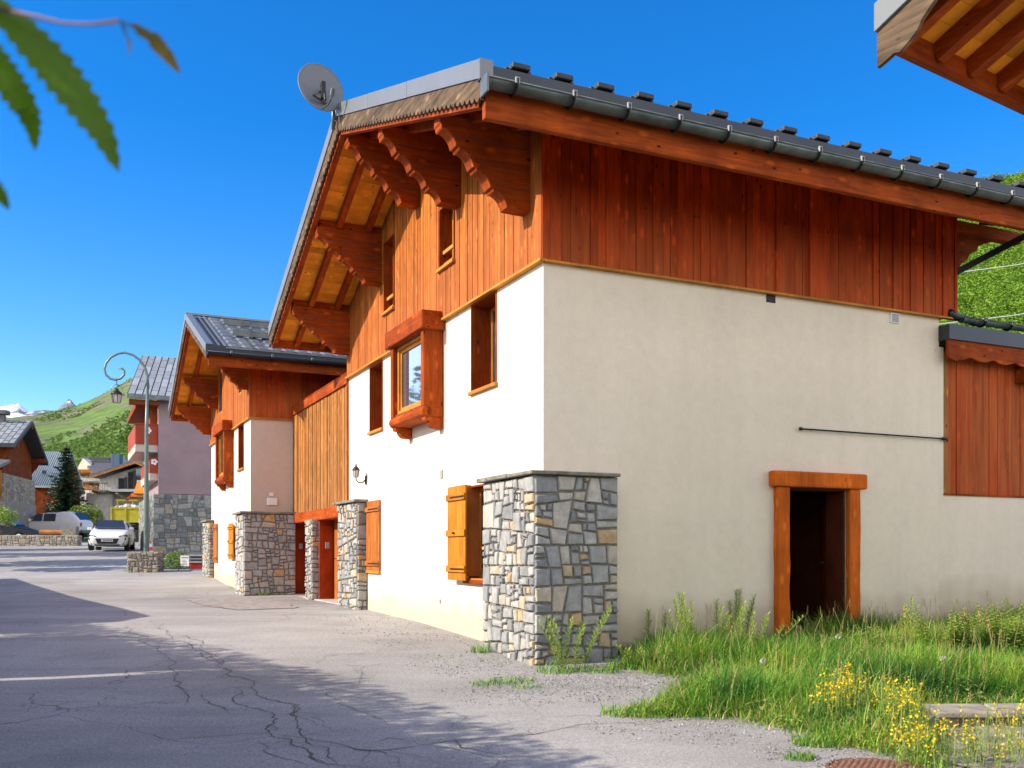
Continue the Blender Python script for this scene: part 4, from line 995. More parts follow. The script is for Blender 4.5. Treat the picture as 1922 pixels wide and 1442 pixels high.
# ================================================================== LOW STONE BLOCK, garden strip, sign
def stone_block(name, label, cat, x0, x1, y0, y1, z0, z1, amean, rot=0, mat='stone_warm'):
    T = Thing(name, label, cat, x0, y0, rot, z0)
    w, d = x1 - x0, y1 - y0
    c = MB(); c.box(.02, w - .02, .02, d, z0 - .3, z1); c.build('core', 'mortar', T)
    m = MB(); f = lambda: rng.random()
    stones(m, lambda a, b, o: (a, .015 - o, b), 0, w, z0 - .05, z1, amean, tintfn=f); stones(m, lambda a, b, o: (w - .015 + o, a, b), 0, d, z0 - .05, z1, amean, tintfn=f); stones(m, lambda a, b, o: (.015 - o, a, b), 0, d, z0 - .05, z1, amean, tintfn=f); stones(m, lambda a, b, o: (a, b, z1 + o - .02), 0, w, 0, d, amean * 1.5, tintfn=f)
    m.build('stonework', mat, T); return T
bx0 = P(239, 1075, 29.8)[0]; bx1 = P(294, 1075, 29.8)[0]
stone_block('stone_wall', 'short mossy rubble wall block in front of the street lamp foot', 'stone wall', bx0, bx1, 29.8, 30.6, -.60, .05, .02, rot=.12)
# garden strip behind a low rail
def leafcloud(m, c, rx, ry, rz, n, s, r=rng, flat=0, shell=.55):
    for _ in range(n):
        while True:
            x, y, z = r.uniform(-1, 1), r.uniform(-1, 1), r.uniform(-1, 1); d = math.sqrt(x * x + y * y + z * z)
            if .001 < d < 1: break
        k = (shell + (1 - shell) * r.random()) / d if r.random() < .7 else 1
        k *= 1 + .25 * mnoise.noise(Vector((x * 2 + c[0], y * 2 + c[1], z * 2 + c[2])))
        p = Vector((c[0] + x * k * rx, c[1] + y * k * ry, c[2] + z * k * rz))
        a = Vector((r.gauss(0, 1), r.gauss(0, 1), r.gauss(0, .6))).normalized(); b = a.cross(Vector((r.gauss(0, 1), r.gauss(0, 1), r.gauss(0, 1)))).normalized(); ss = s * r.uniform(.6, 1.3)
        m.add([p - a * ss, p + b * ss * .5, p + a * ss, p - b * ss * .5], [(0, 1, 2, 3)], min(1, max(0, r.gauss(.5, .25))))
X = P(320, 1066, 31)[0]
m = MB(); leafcloud(m, (X, 31.6, -.25), .52, .5, .36, 900, .05); tag(m.build('hedge', 'bush_leaf'), 'small bright green hedge between the stone block and the white notice', 'hedge')
sx0, sx1 = P(339, 1045, 30.6)[0], P(355, 1045, 30.6)[0]
T = Thing('notice_board', 'small white notice with dark print on the low rail', 'sign', 0, 0, 0, -.5, sub=(sx0, 30.6))
m = MB(); m.box(sx0, sx1, 30.58, 30.61, P(0, 1063, 30.6)[2], P(0, 1043, 30.6)[2]); m.build('board', 'plate_paper', T)
m = MB(); m.box(sx0 + .03, sx1 - .03, 30.574, 30.58, -.13, -.09)
for i in range(4): m.box(sx0 + .05, sx1 - .05 - rng.uniform(0, .06), 30.574, 30.58, -.2 - i * .045, -.185 - i * .045)
m.build('print', 'grey_pvc', T)
rx0, rx1 = P(297, 1040, 30.7)[0], P(382, 1040, 30.7)[0]
T = Thing('low_railing', 'thin metal railing in front of the hedge and barrels', 'railing', 0, 0, 0, -.5, sub=(rx0, 30.7))
m = MB(); m.tube([(rx0, 30.7, .03), (rx1, 30.7, .03)], .016, 6); m.tube([(rx0, 30.7, -.47), (rx1, 30.7, -.47)], .012, 6)
for f in (0.02, .45, .98): x = rx0 + (rx1 - rx0) * f; m.tube([(x, 30.7, -.56), (x, 30.7, .05)], .014, 6)
m.build('rails', 'zinc', T)
for i, (lab, mt, zz) in enumerate((('dark stacked planter on top of the red crate', 'seam_dark', 0), ('low red crate under the dark planter beside the notice', 'tail_red', 1))):
    x0, x1 = P(357, 0, 31)[0], P(381, 0, 31)[0]; z0, z1 = ((-.22, -.02) if i == 0 else (-.55, -.23))
    T = Thing('planter' if i == 0 else 'crate', lab, 'planter' if i == 0 else 'crate', 0, 0, 0, z0, sub=(x0, 31))
    m = MB(); m.box(x0, x1, 31, 31.5, z0, z1); m.build('body', mt, T, bev=.02); m = MB(); m.box(x0 - .02, x1 + .02, 30.97, 31.53, z1 - .05, z1 + .0); m.box(x0 - .02, x1 + .02, 30.98, 31.0, z0 + .05, z0 + .08); m.build('rim', 'grey_pvc', T)
# traffic cone
cx_, _, cz_ = P(283, 1036, 36); zc = -.22
T = Thing('traffic_cone', 'red and white striped traffic cone beside the dark stone base', 'traffic cone', 0, 0, 0, zc, sub=(cx_, 36))
m = MB(); m.box(cx_ - .18, cx_ + .18, 35.82, 36.18, zc, zc + .04); m.lathe((cx_, 36, zc), [(.15, .03), (.115, .2)], 14); m.lathe((cx_, 36, zc), [(.09, .34), (.065, .48)], 14); m.lathe((cx_, 36, zc), [(.045, .6), (.02, .72), (0, .725)], 14); m.build('cone', 'skin_cone', T)
m = MB(); m.lathe((cx_, 36, zc), [(.115, .2), (.09, .34)], 14); m.lathe((cx_, 36, zc), [(.065, .48), (.045, .6)], 14); m.build('stripe', 'white_paint', T)

# ================================================================== VEHICLES
def car(name, label, pos, rot, L, Wd, st, glass, paint='car_white', front=True, wheels=(.82, -.82), wr=.32, cat='car', lights=None):
    """st: stations (x, z_bottom, z_belt, z_top, w_belt, w_top), x from nose (+) to tail (-), z above ground"""
    z0 = pos[2]; T = Thing(name, label, cat, pos[0], pos[1], rot, z0)
    m = MB(); vs = []; n = len(st)
    for x, zb_, zl, zt_, wb, wt in st:
        pr = [(0, zb_), (wb * .86, zb_), (wb * .985, zb_ + .14), (wb, (zb_ + zl) / 2 + .03), (wb * .97, zl), (wt, zt_ - .04 if zt_ > zl + .1 else zt_ - .01), (wt * .8, zt_), (0, zt_ + .01)]
        vs.append([(x, y, z + z0) for y, z in pr] + [(x, -y, z + z0) for y, z in pr[-2:0:-1]])
    k = len(vs[0]); flat = [p for r in vs for p in r]
    fs = [(i * k + j, i * k + (j + 1) % k, (i + 1) * k + (j + 1) % k, (i + 1) * k + j) for i in range(n - 1) for j in range(k)] + [tuple(range(k - 1, -1, -1)), tuple((n - 1) * k + j for j in range(k))]
    m.add(flat, fs, .5); body = m.build('body', paint, T, smooth=True, sub=2)
    for nm, poly, out in glass:
        g_ = MB()
        g_.prism([(x, y, z + z0) for x, y, z in poly], out); g_.build(nm, 'pane_dark', T)
        if abs(out[1]) > 0: g_ = MB(); g_.prism([(x, -y, z + z0) for x, y, z in poly], (out[0], -out[1], out[2])); g_.build(nm, 'pane_dark', T)
    for wx in wheels:
        for s in (1, -1):
            y = s * (Wd / 2 - .11); w = MB(); pr = []
            w.tube([(wx, y - .105, z0 + wr), (wx, y - .085, z0 + wr), (wx, y + .085, z0 + wr), (wx, y + .105, z0 + wr)], [wr * .9, wr, wr, wr * .9], 20); wo_ = w.build('wheel', 'rubber', T, smooth=False)
            w = MB(); yy = y + s * .107; w.tube([(wx, yy - .004 * s, z0 + wr), (wx, yy + .006 * s, z0 + wr)], [wr * .6, wr * .55], 14); w.build('rim', 'chrome', T, wo_)
    return T, body
# white hatchback facing the camera; local +x is the nose, turned toward the camera
cxp, cyp = P(211, 1037, 46)[0], 46.0; zc = gz(cxp, cyp) + .0
st = [(2.02, .22, .52, .56, .62, .5), (1.93, .18, .62, .68, .78, .66), (1.55, .17, .74, .84, .86, .74), (1.1, .17, .86, .93, .87, .76), (.75, .17, .92, .98, .87, .78),
      (.2, .17, .95, 1.36, .87, .62), (-.3, .17, .96, 1.44, .87, .60), (-1.2, .17, .98, 1.42, .87, .59), (-1.75, .2, .98, 1.22, .85, .60), (-1.98, .25, .85, .9, .78, .6)]
HB, b = car('parked_car', 'white hatchback facing the camera in the street beside the lamp post', (cxp, cyp, zc), rad(-74), 4.0, 1.75, st,
    [('windscreen', [(.86, -.66, 1.01), (.86, .66, 1.01), (.26, .52, 1.37), (.26, -.52, 1.37)], (.05, 0, .06)),
     ('side_window', [(.5, .80, 1.02), (-1.2, .80, 1.02), (-1.1, .64, 1.32), (.12, .64, 1.32)], (0, .035, .01))], wheels=(1.25, -1.3))
def hb(nm, mt, fn, bev=0, par=None): q = MB(); fn(q); return q.build(nm, mt, HB, par, bev=bev)
z = zc
gr = hb('grille', 'black_iron', lambda q: q.prism([(1.99, -.50, z + .54), (1.99, .50, z + .54), (2.0, .40, z + .30), (2.0, -.40, z + .30)], (.05, 0, 0)))
hb('number_plate', 'white_paint', lambda q: q.box(2.05, 2.065, -.25, .25, z + .40, z + .50), par=None)
hb('plate_marks', 'ink', lambda q: [q.box(2.065, 2.068, -.17 + i * .055, -.135 + i * .055, z + .425, z + .478) for i in range(7)])
hb('lower_intake', 'black_iron', lambda q: q.prism([(1.98, -.55, z + .27), (1.98, .55, z + .27), (1.98, .5, z + .21), (1.98, -.5, z + .21)], (.04, 0, 0)))
for s in (1, -1):
    hb('headlight', 'pane_dark', lambda q: q.prism([(1.93, s * .50, z + .60), (1.97, s * .48, z + .66), (1.74, s * .83, z + .73), (1.72, s * .84, z + .62)], (.04, s * .01, 0)))
    hb('running_light', 'black_iron', lambda q: q.prism([(1.86, s * .74, z + .58), (1.86, s * .79, z + .58), (1.93, s * .66, z + .26), (1.93, s * .62, z + .28)], (.04, s * .02, 0)))
    hb('wing_mirror', 'car_white', lambda q: q.box(.55, .72, s * .90 - .10, s * .90 + .10, z + .96, z + 1.08), .03)
# silver-white pickup with canopy, side-on behind the low wall
px_, py_ = P(98, 1012, 66)[0], 66.0; zc = 1.0; z = zc
st = [(2.55, .40, .75, .82, .66, .55), (2.4, .38, .95, 1.02, .84, .74), (1.6, .38, 1.08, 1.14, .88, .78), (1.25, .38, 1.12, 1.18, .88, .78), (.55, .38, 1.14, 1.72, .88, .66), (.2, .38, 1.14, 1.78, .88, .66), (-.9, .38, 1.14, 1.80, .88, .66),
      (-1.0, .38, 1.14, 1.86, .88, .70), (-1.9, .38, 1.14, 1.86, .88, .70), (-2.45, .42, 1.1, 1.2, .88, .74), (-2.58, .45, 1.0, 1.08, .85, .72)]
PK, b = car('pickup_truck', 'pale silver pickup with canopy parked side-on behind the low stone wall', (px_, py_, zc), rad(180) - .12, 5.15, 1.8, st,
    [('windscreen', [(1.18, -.70, 1.2), (1.18, .70, 1.2), (.62, .58, 1.70), (.62, -.58, 1.70)], (.05, 0, .05)),
     ('side_window', [(1.0, .84, 1.2), (.22, .84, 1.2), (.22, .70, 1.68), (.55, .70, 1.66)], (0, .03, .01)), ('side_window', [(.10, .84, 1.2), (-.75, .84, 1.2), (-.72, .70, 1.70), (.10, .70, 1.70)], (0, .03, .01)),
     ('rear_window', [(-2.34, -.62, 1.25), (-2.34, .62, 1.25), (-1.98, .58, 1.76), (-1.98, -.58, 1.76)], (-.05, 0, .03))], wheels=(1.65, -1.5), wr=.38, cat='pickup truck')
for s in (1, -1):
    q = MB(); q.box(-2.6, -2.52, s * .8 - .05, s * .8 + .05, z + .85, z + 1.1); q.build('tail_light', 'tail_red', PK)
    q = MB(); q.box(.95, 1.1, s * .98 - .09, s * .98 + .09, z + 1.18, z + 1.38); q.build('wing_mirror', 'car_white', PK, bev=.02)
q = MB(); q.box(-2.62, -2.5, -.8, .8, z + .42, z + .6); q.build('bumper', 'zinc', PK)
# dark car whose bonnet shows at the far left
px2 = P(2, 1010, 60)[0]
st2 = [(2.05, .25, .55, .6, .62, .5), (1.9, .2, .68, .74, .8, .68), (1.0, .2, .88, .95, .86, .76), (.3, .2, .95, 1.38, .86, .62), (-1.1, .2, .96, 1.42, .86, .6), (-1.95, .25, .85, .95, .8, .62)]
DC, b = car('parked_car', 'dark car half hidden at the left edge behind the low wall', (px2 + .2, 60, .72), .05, 4.1, 1.75, st2,
    [('side_window', [(.6, .80, 1.0), (-1.1, .80, 1.0), (-1.0, .66, 1.32), (.25, .66, 1.32)], (0, .035, .01)), ('windscreen', [(.95, -.66, 1.0), (.95, .66, 1.0), (.36, .54, 1.36), (.36, -.54, 1.36)], (.05, 0, .06))], paint='seam_dark', wheels=(1.25, -1.3))
# tipper lorry with a yellow body full of rubble
tx, _, _ = P(236, 990, 60); tz = .95
TL = Thing('tipper_truck', 'lorry with olive yellow tipping body heaped with pale rubble', 'truck', tx, 60, .02, tz)
k6 = 60 / FPX; zt0, zt1 = (1040 - 981) * k6, (1040 - 953) * k6
m = MB(); hw = 28 * k6
m.box(-hw, hw, 0, .08, zt0, zt1); m.box(-hw, hw, 3.4, 3.48, zt0, zt1); m.box(-hw, -hw + .08, .08, 3.4, zt0, zt1); m.box(hw - .08, hw, .08, 3.4, zt0, zt1); m.box(-hw + .08, hw - .08, .08, 3.4, zt0, zt0 + .08)
for x in (-hw, -.04, hw - .1): m.box(x, x + .1, -.05, 0, zt0 - .05, zt1 + .04)
m.box(-hw, hw, -.04, 0, zt1 - .08, zt1 + .03); m.box(-hw, hw, -.04, 0, zt0, zt0 + .07)
tb = m.build('tipping_body', 'yellow_steel', TL)
m = MB()
for i in range(160):
    x, y = rng.uniform(-hw + .1, hw - .1), rng.uniform(.1, 3.3); s_ = rng.uniform(.06, .17); zz = zt1 - .12 + .22 * (1 - (x / hw) ** 2)
    m.lathe((x, y, zz), [(0, -s_), (s_, -s_ * .3), (s_ * .8, s_ * .5), (0, s_)], 5)
m.build('rubble_load', 'rubble', TL, tb)
m = MB(); m.box(-hw * .8, hw * .8, .2, 5.4, zt0 - .35, zt0 - .12); m.box(-hw * .9, hw * .9, -.05, .05, zt0 - .6, zt0 - .45); m.build('chassis', 'rubber', TL)
m = MB(); m.box(-hw * .85, hw * .85, 3.7, 5.5, zt0 - .5, zt1 + .35); m.build('cab', 'blue_box', TL, bev=.1)
for y in (.9, 4.6):
    for x in (-hw * .8, hw * .8):
        m = MB(); m.tube([(x - .15, y, tz + .42), (x + .15, y, tz + .42)], .45, 16); m.build('wheel', 'rubber', TL)

# ================================================================== LOW WALL LEFT
x0, x1 = -31.5, P(146, 1024, 55)[0]
stone_block('low_wall', 'long low dry-stone wall in front of the silver pickup', 'wall', x0, x1, 55, 55.5, .38, 1.05, .05)
m = MB()
T = Thing('timber_rail', 'horizontal timber crash rail on top of the low stone wall', 'barrier', 0, 0, 0, 1.05, sub=(x0, 55.3))
m.tube([(P(75, 0, 55.3)[0], 55.3, 1.25), (P(120, 0, 55.3)[0], 55.3, 1.22)], .14, 10); m.build('rail', 'clad_old', T)
m = MB(); m.box(P(118, 0, 55.3)[0], P(145, 0, 55.3)[0], 55.1, 55.5, 1.05, 1.55); m.build('end_post', 'stone_slab', T)

# ================================================================== HOUSES AT THE LEFT
CA = Thing('chalet', 'dark timber chalet with plated roof and stone ground floor at the left edge', 'house', -30.6, 60, rad(11.5), .8)
def zca(v): return 6.8 + .5 * v if v < 3.8 else 8.7 - .62 * (v - 3.8)
m = MB()
for a, b in ((0, 3.8), (3.8, 7.6)): m.prism([(0, a, zca(a)), (0, b, zca(b)), (0, b, zca(b) - .22), (0, a, zca(a) - .22)], (-12, 0, 0))
rc = m.build('roof', 'seam_dark', CA)
m = MB()
for c in range(24):
    for r in range(-1, 5):
        t0 = max(0, (r + (.5 if c % 2 else 0)) / 5) + .01; t1 = min(1, (r + 1 + (.5 if c % 2 else 0)) / 5) - .012
        if t1 - t0 < .04: continue
        a0, a1 = -.12 - c * .34, -.12 - (c + 1) * .34 + .05; v0, v1 = t0 * 3.8, t1 * 3.8
        m.add([(a1, v0, zca(v0) + .02), (a0, v0, zca(v0) + .02), (a0, v1, zca(v1) + .02), (a1, v1, zca(v1) + .02)], [(0, 1, 2, 3)])
m.build('roof_plates', 'plate_light', CA, rc)
m = MB(); cxx, _, _ = (0, 0, 0)
m.box(-2.15, -1.65, 3.4, 3.9, 8.3, 9.0); m.box(-2.35, -1.45, 3.2, 4.1, 9.05, 9.3); m.build('chimney', 'slate', CA, rc)
m = MB(); pts = [(-.9, .6, 3.4), (-.9, .6, 6.85), (-.9, 3.8, 8.4), (-.9, 7.0, 6.5), (-.9, 7.0, 3.4)]
m.prism(pts, (-11, 0, 0)); m.build('upper_wall', 'far_wood', CA)
m = MB()
for v in (.7, 3.8, 6.9): m.box(-.9, -.02, v - .1, v + .1, zca(v) - .55, zca(v) - .26); m.prism([(-.9, v, zca(v) - .5), (-.3, v, zca(v) - .5), (-.9, v, zca(v) - 1.3)], (0, .15, 0))
m.build('purlin', 'far_wood', CA)
c = MB(); c.box(-12, -.7, .2, 7.2, .3, 3.35); lw = c.build('ground_floor', 'mortar', CA)
m = MB(); stones(m, lambda a, b, o: (a, .215 - o, b), -9, -.7, .3, 5.0, .08, tintfn=lambda: rng.random()); stones(m, lambda a, b, o: (-.735 + o, a, b), .2, 7.0, .3, 5.0, .1, tintfn=lambda: rng.random()); m.build('stonework', 'stone_warm', CA, lw)
c = MB(); c.box(-9, -.75, .22, 7, 3.35, 5.0); c.build('stone_gable', 'mortar', CA, lw)
for x in (-3.4, -2.6, -1.9, -1.25): m = MB(); m.box(x, x + .42, .13, .2, 3.5, 5.3 + x * .1); m.build('window', 'clad_old', CA)
for x in (-2.3, -1.3): m = MB(); m.box(x, x + .35, .13, .2, 2.2, 2.8); m.build('window', 'pane_dark', CA)
LT = Thing('lean_to_roof', 'small dark lean-to roof low at the left edge before the stone chalet', 'roof', -30.6, 58.2, rad(11.5), 4.4)
m = MB(); m.prism([(-6, 0, 4.6), (-1.0, 0, 4.6), (.1, 1.6, 5.6), (-6, 1.6, 5.9)], (0, 0, .18)); m.build('roof_slab', 'slate', LT); m = MB(); m.box(-6, -1.1, .3, .5, .9, 4.6); m.build('support_wall', 'stone_warm', LT)

# ribbed metal roofed barn
k75 = 75 / FPX
BN = Thing('barn', 'timber barn under a pale blue-green ribbed metal roof between chalet and conifer', 'barn', P(108, 0, 75)[0], 75, rad(10), 1.4)
wR = 54 * k75; zE = (1040 - 912) * k75; zR_ = (1040 - 849) * 79.5 / FPX
m = MB(); m.prism([(-wR, 0, zE), (0, 0, zE), (0, 4.2, zR_), (-wR, 4.2, zR_)], (0, 0, -.15)); m.prism([(-wR, 4.2, zR_), (0, 4.2, zR_), (0, 8.4, zE), (-wR, 8.4, zE)], (0, 0, -.15)); rb = m.build('roof', 'ribbed_green', BN)
m = MB(); n = 14
for i in range(n + 1): x = -wR + wR * i / n; m.bar((x, -.02, zE + .02), (x, 4.2, zR_ + .02), .028, .05)
m.build('roof_rib', 'flash_dark', BN, rb)
m = MB(); m.box(-wR * .62, -wR * .52, .9, 1.2, zE + 1.0, zE + 1.25); m.build('roof_vent', 'seam_dark', BN, rb)
m = MB(); m.prism([(-.35, .4, 1.2), (-.35, .4, zE + .2), (-.35, 4.2, zR_ - .2), (-.35, 8, zE), (-.35, 8, 1.2)], (-wR + .8, 0, 0)); m.build('wall', 'far_wood', BN)
m = MB(); m.bar((-wR * .35, -.5, .9), (-wR * .05, .2, zE - .9), .9, .12); m.build('ramp', 'clad_old', BN)
m = MB()
for i in range(9): m.box(-wR * .35 + i * .22, -wR * .35 + i * .22 + .12, -.8, -.75, 1.1, 2.1 + rng.uniform(-.1, .1))
m.box(-wR * .36, -wR * .36 + 2.1, -.75, -.72, 1.7, 1.8); m.build('paling', 'clad_old', BN)

# grey house with slate roofs and glazed gable
k85 = 85 / FPX
def Q(px, py, Y=85): return P(px, py, Y)
HC = Thing('house', 'grey house with slate roofs, two dark chimneys and a glazed gable', 'house', 0, 0, 0, 1.8, sub=(Q(200, 0)[0], 85))
X1, X2, X3 = Q(187, 0)[0], Q(262, 0)[0], Q(330, 0)[0]
zA, zB, zC = Q(0, 893)[2], Q(0, 869)[2], Q(0, 893)[2]
m = MB(); m.prism([(X1, 85, 1.5), (X3, 85, 1.5), (X3, 85, zC - .3), (X2, 85, zB - .3), (X1, 85, zA - .3)], (0, 10, 0)); m.build('wall', 'concrete', HC)
m = MB(); m.prism([(X1 - .5, 84.0, zA - .2), (X2, 84.0, zB), (X2, 84.0, zB + .22), (X1 - .5, 84.0, zA + .02)], (0, 11, .0)); m.prism([(X2, 84.0, zB), (X3, 84.0, zC), (X3, 84.0, zC + .22), (X2, 84.0, zB + .22)], (0, 11, 0)); r_ = m.build('roof', 'slate', HC)
m = MB(); m.prism([(X1 - .5, 83.96, zA - .35), (X2, 83.96, zB - .15), (X2, 83.96, zB + .0), (X1 - .5, 83.96, zA - .2)], (0, .1, 0)); m.prism([(X2, 83.96, zB - .15), (X3, 83.96, zC - .35), (X3, 83.96, zC - .2), (X2, 83.96, zB)], (0, .1, 0)); m.build('verge_board', 'clad_old', HC, r_)
for px0, px1, yt in ((223, 236, 898), (241, 252, 886), (256, 268, 880), (272, 288, 890)):
    m = MB(); m.box(Q(px0, 0)[0], Q(px1, 0)[0], 84.9, 84.99, Q(0, 918)[2], Q(0, yt)[2]); w = m.build('window', 'pane_dark', HC)
    m = MB(); x = Q(px1, 0)[0]; m.box(x - .05, x + .12, 84.85, 84.99, Q(0, 920)[2], Q(0, yt)[2] + .1); m.build('frame', 'seam_dark', HC, w)
m = MB(); m.box(Q(218, 0)[0], Q(292, 0)[0], 83.6, 84.95, Q(0, 925)[2], Q(0, 920)[2]); m.box(Q(270, 0)[0], Q(292, 0)[0], 83.4, 83.5, Q(0, 927)[2], Q(0, 904)[2]); m.build('balcony', 'plate_light', HC)
# left wing: slate slope seen from the front
m = MB(); a = [Q(152, 858, 92), Q(232, 858, 92), Q(252, 878, 86), Q(178, 893, 84)]; m.add(a + [(x, y, z - .25) for x, y, z in a], [(3, 2, 1, 0), (4, 5, 6, 7), (0, 1, 5, 4), (1, 2, 6, 5), (2, 3, 7, 6), (3, 0, 4, 7)]); r2 = m.build('wing_roof', 'slate', HC)
m = MB(); m.bar(Q(168, 862, 90.5), Q(206, 863, 90.5), .3, .35); m.bar(Q(168, 867, 89.5), Q(206, 868, 89.5), .2, .2); m.build('snow_guard', 'seam_dark', HC, r2)
for px0, px1, y0_, y1_, Yc in ((209, 224, 852, 880, 87.5), (262, 273, 852, 872, 87.5)):
    m = MB(); m.box(Q(px0, 0, Yc)[0], Q(px0 + 4, 0, Yc)[0], Yc, Yc + .8, Q(0, y1_ + 4, Yc)[2], Q(0, y0_, Yc)[2]); m.box(Q(px0 + 4, 0, Yc)[0], Q(px1, 0, Yc)[0], Yc + .01, Yc + .8, Q(0, y1_ + 4, Yc)[2], Q(0, y0_, Yc)[2]); m.build('chimney', 'blue_box', HC, r2)
m = MB(); m.box(Q(140, 0, 88)[0], Q(190, 0, 88)[0], 88.2, 92, 1.5, Q(0, 884, 88)[2]); m.prism([(Q(140, 0, 88)[0], 88.2, Q(0, 884, 88)[2]), (Q(182, 0, 88)[0], 88.2, Q(0, 884, 88)[2]), (Q(154, 0, 88)[0], 88.2, Q(0, 860, 88)[2])], (0, 3, 0)); m.build('wing_wall', 'plaster', HC)
for yb in (884, 900, 916, 932):
    m = MB(); m.box(Q(128, 0, 86)[0], Q(188, 0, 86)[0], 86.2, 88.2, Q(0, yb + 5, 86)[2], Q(0, yb + 2, 86)[2]); m.box(Q(128, 0, 86)[0], Q(188, 0, 86)[0], 86.15, 86.2, Q(0, yb + 3, 86)[2], Q(0, yb - 3, 86)[2]); m.build('balcony', 'clad_old' if yb in (884, 916) else 'concrete', HC)
for px0, py0 in ((150, 890), (165, 890), (150, 905), (166, 906), (176, 906), (152, 921), (168, 922), (178, 937), (160, 938)):
    m = MB(); m.box(Q(px0, 0, 88)[0], Q(px0 + 6, 0, 88)[0], 88.12, 88.19, Q(0, py0 + 9, 88)[2], Q(0, py0, 88)[2]); m.build('window', 'pane_dark', HC)
m = MB(); m.tube([Q(186, 985, 84.2), Q(186, 922, 84.2)], 1.15, 18); m.tube([Q(178, 921, 83)] + [Q(200, 921, 83)], .05, 6)
m.build('stair_tower', 'concrete', HC)
m = MB(); m.box(Q(176, 0, 83)[0], Q(203, 0, 83)[0], 82.6, 84.5, Q(0, 925, 83)[2], Q(0, 921, 83)[2])
for i in range(9): x = Q(176 + i * 3.3, 0, 82.7)[0]; m.tube([(x, 82.7, Q(0, 921, 82.7)[2]), (x, 82.7, Q(0, 907, 82.7)[2])], .025, 5)
m.tube([Q(176, 907, 82.7), Q(203, 907, 82.7)], .04, 6); m.build('round_balcony', 'zinc', HC)

# orange awning with red stair in front of the grey house
AW = Thing('awning', 'bright orange awning with red side panel above the tipper lorry', 'awning', 0, 0, 0, 1.2, sub=(Q(260, 0, 70)[0], 70))
m = MB(); a = [Q(257, 905, 71.5), Q(271, 905, 71.5), Q(269, 926, 69.5), Q(251, 926, 69.5)]; m.add(a + [(x, y + .03, z - .06) for x, y, z in a], [(3, 2, 1, 0), (4, 5, 6, 7), (0, 1, 5, 4), (1, 2, 6, 5), (2, 3, 7, 6), (3, 0, 4, 7)])
m.box(Q(250, 0, 70)[0], Q(292, 0, 70)[0], 69.6, 69.7, Q(0, 933, 70)[2], Q(0, 927, 70)[2]); m.build('canopy', 'orange_cloth', AW)
m = MB(); a = [Q(234, 938, 69.8), Q(250, 924, 69.8), Q(252, 929, 69.8), Q(240, 940, 69.8)]; m.prism(a, (0, .2, 0)); m.build('side_panel', 'red_paint', AW)
m = MB(); m.box(Q(220, 0, 70)[0], Q(290, 0, 70)[0], 69.8, 69.9, Q(0, 941, 70)[2], Q(0, 938, 70)[2])
for px in (221, 250, 288): m.tube([Q(px, 940, 69.85), Q(px, 1005, 69.85)], .06, 6)
m.build('pole', 'yellow_steel', AW)
# dark stacked goods / low wall under the far houses on the right of the lorry
m = MB(); x0, x1 = P(255, 0, 64)[0], P(292, 0, 64)[0]
T = Thing('garden_wall', 'dark low wall behind the street lamp, right of the lorry', 'wall', 0, 0, 0, .8, sub=(x0, 64)); m.box(x0, x1, 64, 64.6, .7, 1.9); m.build('wall', 'slate', T, bev=.03)
m = MB(); m.box(x0 + .2, x1, 63.95, 64.65, 1.9, 1.98); m.build('coping', 'concrete', T)

# ================================================================== TREES AND BUSHES
def tree(label, x, y, zb, h, rx_, name='broadleaf_tree', leaf='tree_leaf', n=5000, ls=.12, trunk=.16, group=None, seed=1, crown0=.3):
    r = random.Random(seed); T = Thing(name, label, 'tree', 0, 0, 0, zb, group=group, sub=(x, y))
    m = MB(); top = Vector((x, y, zb + h * .8)); m.tube([(x, y, zb - .2), (x + .05, y, zb + h * .3), (x - .04, y + .05, zb + h * .6), top], [trunk, trunk * .75, trunk * .45, trunk * .12], 9)
    C_ = []
    for i in range(11):
        an = r.uniform(0, 6.28); f = r.uniform(crown0, .85); rr = rx_ * r.uniform(.4, .85) * (1 - .5 * max(0, f - .5)); e = Vector((x + rr * math.cos(an), y + rr * math.sin(an), zb + h * (f + .12)))
        s0 = Vector((x, y, zb + h * f * .75)); mid = s0.lerp(e, .5) + Vector((0, 0, .1 * h * .3)); m.tube([s0, mid, e], [trunk * .4, trunk * .22, trunk * .07], 6); C_.append((e, rx_ * r.uniform(.32, .55)))
    C_.append((top, rx_ * .5)); m.build('trunk', 'bark', T, smooth=True)
    m = MB()
    for c, rr in C_: leafcloud(m, c, rr, rr, rr * .8, n // len(C_), ls, r)
    m.build('crown', leaf, T); return T
def conifer(label, x, y, zb, h, rx_, seed=2, n=30):
    r = random.Random(seed); T = Thing('conifer', label, 'tree', 0, 0, 0, zb, sub=(x, y)); m = MB(); m.tube([(x, y, zb - .3), (x, y, zb + h)], [.22, .03], 8); m.build('trunk', 'bark', T)
    m = MB()
    for i in range(n):
        f = i / n; zz = zb + h * (.08 + .9 * f); R = rx_ * (1 - f) ** .8 + .1; nb = max(5, int(13 * (1 - f) + 4))
        for b in range(nb):
            an = 6.28 * b / nb + r.uniform(-.3, .3); L = R * r.uniform(.75, 1.1); d = Vector((math.cos(an), math.sin(an), 0))
            for k in range(int(5 + L * 6)):
                t = (k + 1) / (5 + L * 6); p = Vector((x, y, zz)) + d * L * t + Vector((0, 0, -.35 * L * t + .18 * L * t * t + r.uniform(-.05, .05)))
                sd = Vector((-d.y, d.x, 0)) * r.uniform(.10, .22) * (1.2 - t * .6); dn = Vector((0, 0, -r.uniform(.06, .16)))
                m.add([p - sd + dn, p - d * .1, p + sd + dn, p + d * .2], [(0, 1, 2, 3)], min(1, max(0, r.gauss(.45, .25))))
    m.build('crown', 'conifer', T); return T
conifer('dark spruce standing between the barn and the grey house', P(124, 0, 72)[0], 72, 1.2, (1003 - 826) * 72 / FPX, 2.2)
